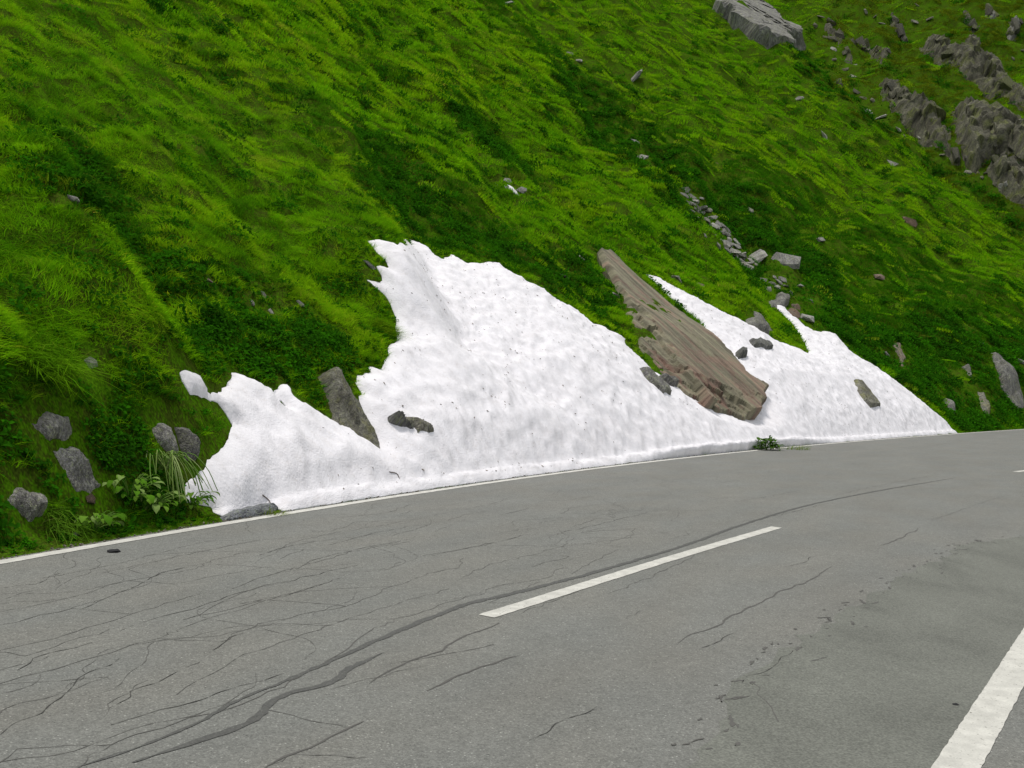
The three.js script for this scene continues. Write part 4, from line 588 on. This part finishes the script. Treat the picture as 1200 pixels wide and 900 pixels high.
// ---------------------------------------------------------------- single plants
const leafGeos = [leafShape(0.09, 0.05, 0.2), leafShape(0.11, 0.06, 0.28), leafShape(0.07, 0.042, 0.15)], leafTones = [[0.09, 0.22, 0.015], [0.14, 0.27, 0.03], [0.07, 0.18, 0.012], [0.22, 0.33, 0.09]].map(c => leafMat(c, 0.25)), stalkMat = [[0.22, 0.32, 0.08], [0.14, 0.25, 0.05], [0.27, 0.35, 0.13]].map(c => leafMat(c, 0));
function plant(name, px, py, label, category, build) { const h = cast(px, py, fullY), f = frameAt(h.s, h.t), g = new THREE.Group(); g.name = numbered(name); g.position.copy(f.p); scene.add(g); tag(g, label, category); const out = new THREE.Vector3(f.n.x, 0, f.n.z).normalize(); build(g, f.n, out, rng(px * 7 + py)); return g; }
function leafy(n, tall, spread) { return (g, nn, out, r) => { for (let i = 0; i < n; i++) {
  const a = Math.atan2(-out.z, out.x) + (r() - 0.5) * 3.6, q = spread * (0.25 + 0.75 * r()), h = tall * (0.3 + 0.7 * r()), tip = new THREE.Vector3(Math.cos(a) * q, h, -Math.sin(a) * q);
  const stalk = part('stalk', new THREE.TubeGeometry(new THREE.QuadraticBezierCurve3(new THREE.Vector3(0, -0.03, 0), new THREE.Vector3(tip.x * 0.3, h * 0.8, tip.z * 0.3), tip), 6, 0.004, 4), stalkMat[1], g);
  const l = part('leaf', leafGeos[i % 3], leafTones[Math.floor(r() * 4)], stalk); l.position.copy(tip); l.rotation.set(0, a, 0); l.rotateZ(-0.25 - 0.6 * r()); l.rotateX((r() - 0.5) * 0.8); l.scale.setScalar(0.8 + 0.6 * r());
} }; }
plant('broadleaf_plant', 152, 590, 'leafy plant with broad light green leaves beside the drooping stalks', 'plant', leafy(44, 0.3, 0.3));
plant('broadleaf_plant', 178, 598, 'low broad leaved plant below the drooping stalks at the verge', 'plant', leafy(34, 0.2, 0.28));
plant('broadleaf_plant', 224, 596, 'pale leafy plant touching the lower end of the snow', 'plant', leafy(26, 0.18, 0.2));
plant('broadleaf_plant', 110, 622, 'leafy weed on the verge between the rusty stone and edge line', 'plant', leafy(30, 0.18, 0.24));
plant('drooping_stalk_clump', 188, 545, 'clump of pale green drooping stalks on the bank beside the snow', 'plant', (g, n, out, r) => { for (let i = 0; i < 34; i++) {
  const a = Math.atan2(-out.z, out.x) + (r() - 0.5) * 1.9, q = 0.2 + 0.32 * r(), x = Math.cos(a), z = -Math.sin(a), ox = (r() - 0.5) * 0.4, oz = (r() - 0.5) * 0.3;
  const c = new THREE.CatmullRomCurve3([new THREE.Vector3(ox, -0.05, oz), new THREE.Vector3(ox + x * q * 0.35, 0.1 + 0.08 * r(), oz + z * q * 0.35), new THREE.Vector3(ox + x * q * 0.8, -0.02, oz + z * q * 0.8), new THREE.Vector3(ox + x * q * 1.1, -0.16 - 0.2 * r(), oz + z * q)]);
  part('stalk', new THREE.TubeGeometry(c, 10, 0.004 + 0.0035 * r(), 4), stalkMat[Math.floor(r() * 3)], g);
} });
plant('leafy_shrub', 893, 527, 'small dark leafy shrub sticking out of the snow edge at the road', 'shrub', (g, n, out, r) => {
  const gs = []; for (let i = 0; i < 190; i++) { const l = leafShape(0.13, 0.07, 0.2), a = r() * 6.283, e = Math.acos(r() * 0.96), q = 0.4 * (0.5 + 0.5 * r()); l.rotateZ(0.6 - 1.2 * r()); l.rotateY(r() * 6.283); l.translate(Math.cos(a) * Math.sin(e) * q, Math.cos(e) * q * 0.95, Math.sin(a) * Math.sin(e) * q); gs.push(l); }
  g.position.addScaledVector(out, 0.12); const m = part('foliage', mergeGeometries(gs), leafMat([0.07, 0.15, 0.02], 0.2), g); m.userData.kind = 'stuff';
  for (let i = 0; i < 5; i++) part('stem', new THREE.TubeGeometry(new THREE.QuadraticBezierCurve3(new THREE.Vector3(0, -0.05, 0), new THREE.Vector3((r() - 0.5) * 0.1, 0.15, (r() - 0.5) * 0.1), new THREE.Vector3((r() - 0.5) * 0.4, 0.3, (r() - 0.5) * 0.4)), 5, 0.008, 5), stalkMat[1], g);
});
const clump = (blades, tall, spread, tone) => (g, n, out, r) => { const t = tuft(Math.floor(r() * 1e6), blades, spread, tall, 0.009, 0.9, 0.9); t.rotateY(Math.atan2(-out.z, out.x)); t.applyQuaternion(new THREE.Quaternion().setFromUnitVectors(new THREE.Vector3(0, 1, 0), n.clone().lerp(new THREE.Vector3(0, 1, 0), 0.15).normalize())); t.translate(0, -0.04, 0); const m = leafMat(tone, 0.2); m.vertexColors = true; const b = part('blades', t, m, g); b.userData.kind = 'stuff'; };
plant('grass_clump', 50, 425, 'big shaggy clump of long grass hanging over the rock ledge', 'grass clump', clump(520, 0.46, 0.3, [0.1, 0.27, 0.006]));
plant('grass_clump', 318, 603, 'small pale grass clump in front of the blue grey stone at the edge line', 'grass clump', clump(90, 0.16, 0.14, [0.17, 0.27, 0.04]));
plant('grass_clump', 932, 526, 'thin grass clump at the snow foot beside the small shrub', 'grass clump', clump(110, 0.2, 0.4, [0.11, 0.2, 0.02]));
plant('grass_clump', 448, 385, 'shaggy grass clump hanging over the snow from the grassy spur', 'grass clump', clump(380, 0.28, 0.3, [0.12, 0.26, 0.006]));
plant('grass_clump', 70, 612, 'bright green grass clump on the verge below the pale cracked stone', 'grass clump', clump(200, 0.3, 0.2, [0.09, 0.22, 0.015]));

// ---------------------------------------------------------------- litter on the snow and the road
const snowTop = (s, t) => { const d = snowAt(s, t, 0.5), f = frameAt(s, t, 0.5, macroY); f.p.y = fullY(s, t); f.p.addScaledVector(f.n, 0.01 + 0.05 + 0.2 * ss(0, 1.2, d) + cups(s, t) * ss(0, 0.25, d) + 0.004); return f; };
const twigMat = new THREE.MeshStandardMaterial({ color: new THREE.Color().setRGB(0.09, 0.06, 0.04), roughness: 0.9 });
function twig(a, b, label) {
  const q = [a, [(a[0] + b[0]) / 2 + 2, (a[1] + b[1]) / 2 - 1], b].map(([x, y]) => { const h = cast(x, y, (s, t) => macroY(s, t) + 0.3); return snowTop(h.s, h.t).p; }), o = q[0].clone();
  const m = new THREE.Mesh(new THREE.TubeGeometry(new THREE.CatmullRomCurve3(q.map(v => v.clone().sub(o))), 12, 0.006, 5), twigMat); m.name = numbered('twig'); m.position.copy(o); m.castShadow = m.receiveShadow = true; scene.add(m); tag(m, label, 'twig');
}
twig([306, 495], [332, 512], 'long dark twig on the snow between the boulder and the snow tips'); twig([302, 555], [314, 567], 'short dark twig low on the snow near the edge line'); twig([447, 538], [461, 546], 'thin dark twig on the snow below the boulder');
{
  const r = rng(5150), g = new ConvexGeometry(Array.from({ length: 8 }, () => new THREE.Vector3((r() - 0.5) * 0.05, (r() - 0.5) * 0.012, (r() - 0.5) * 0.022))), list = [];
  for (let k = 0; k < 60000 && list.length < 3000; k++) { const s = lerp(3, 60, r() ** 1.4), t = lerp(0.3, 9, r()), d = snowAt(s, t, 0.2); if (d < 0.04) continue; const w = 0.08 + 0.5 * ss(0.1, 0.45, fbm(s * 0.9 + 11, t * 1.3)) + 0.5 * ss(1.5, 6, t) * ss(-0.1, 0.3, fbm(s * 2, t * 2 + 8)); if (r() > w) continue; list.push([s, t]); }
  const m = new THREE.InstancedMesh(g, new THREE.MeshStandardMaterial({ roughness: 1 }), list.length), M = new THREE.Matrix4(), Q = new THREE.Quaternion(), c = new THREE.Color(); m.name = 'snow_litter'; m.userData = { kind: 'stuff', label: 'fine dark specks of soil and plant litter on the snow' };
  list.forEach(([s, t], i) => { const f = snowTop(s, t), k = 0.45 + 1.5 * r() ** 3; Q.setFromUnitVectors(new THREE.Vector3(0, 1, 0), f.n).multiply(new THREE.Quaternion().setFromAxisAngle(new THREE.Vector3(0, 1, 0), r() * 6.283)); M.compose(f.p, Q, new THREE.Vector3(k, k, k)); m.setMatrixAt(i, M); const v = 0.5 + r(); m.setColorAt(i, c.setRGB(0.16 * v, 0.13 * v, 0.1 * v)); });
  scene.add(m);
}
{ // grit that has gathered between the white line and the bank
  const r = rng(6161), g = stoneShapes[3], N = 2600, m = new THREE.InstancedMesh(g, new THREE.MeshStandardMaterial({ roughness: 1 }), N), M = new THREE.Matrix4(), c = new THREE.Color(); m.name = 'verge_grit'; m.userData = { kind: 'stuff', label: 'grit and crumbs of soil along the outer edge of the asphalt' };
  for (let i = 0; i < N; i++) { const s = -3 + 62 * r() ** 1.5, t = 0.085 + 0.13 * r() * r(), p = worldAt(s, t, 0), k = 0.008 + 0.022 * r() ** 3, v = 0.5 + r(); p.y = plane(p.x, -p.z) + k * 0.2; M.compose(p, new THREE.Quaternion().setFromAxisAngle(new THREE.Vector3(0, 1, 0), r() * 6.283), new THREE.Vector3(k * 1.4, k, k)); m.setMatrixAt(i, M); m.setColorAt(i, c.setRGB(0.13 * v, 0.115 * v, 0.09 * v)); }
  scene.add(m);
}
[[133, 647, 0.12, 'black lump of tar lying on the asphalt next to the edge line'], [1120, 826, 0.035, 'tiny dark pebble on the asphalt beside the wide white line']].forEach(([x, y, k, label]) => { const [X, Z] = roadPoint(x, y), m = new THREE.Mesh(stoneShapes[2], new THREE.MeshStandardMaterial({ color: 0x16161a, roughness: 0.9 })); m.name = numbered('lump'); m.scale.set(k * 1.2, k * 0.35, k); m.position.set(X, plane(X, Z) + k * 0.08, -Z); m.castShadow = m.receiveShadow = true; scene.add(m); tag(m, label, 'debris'); });

renderer.render(scene, camera);
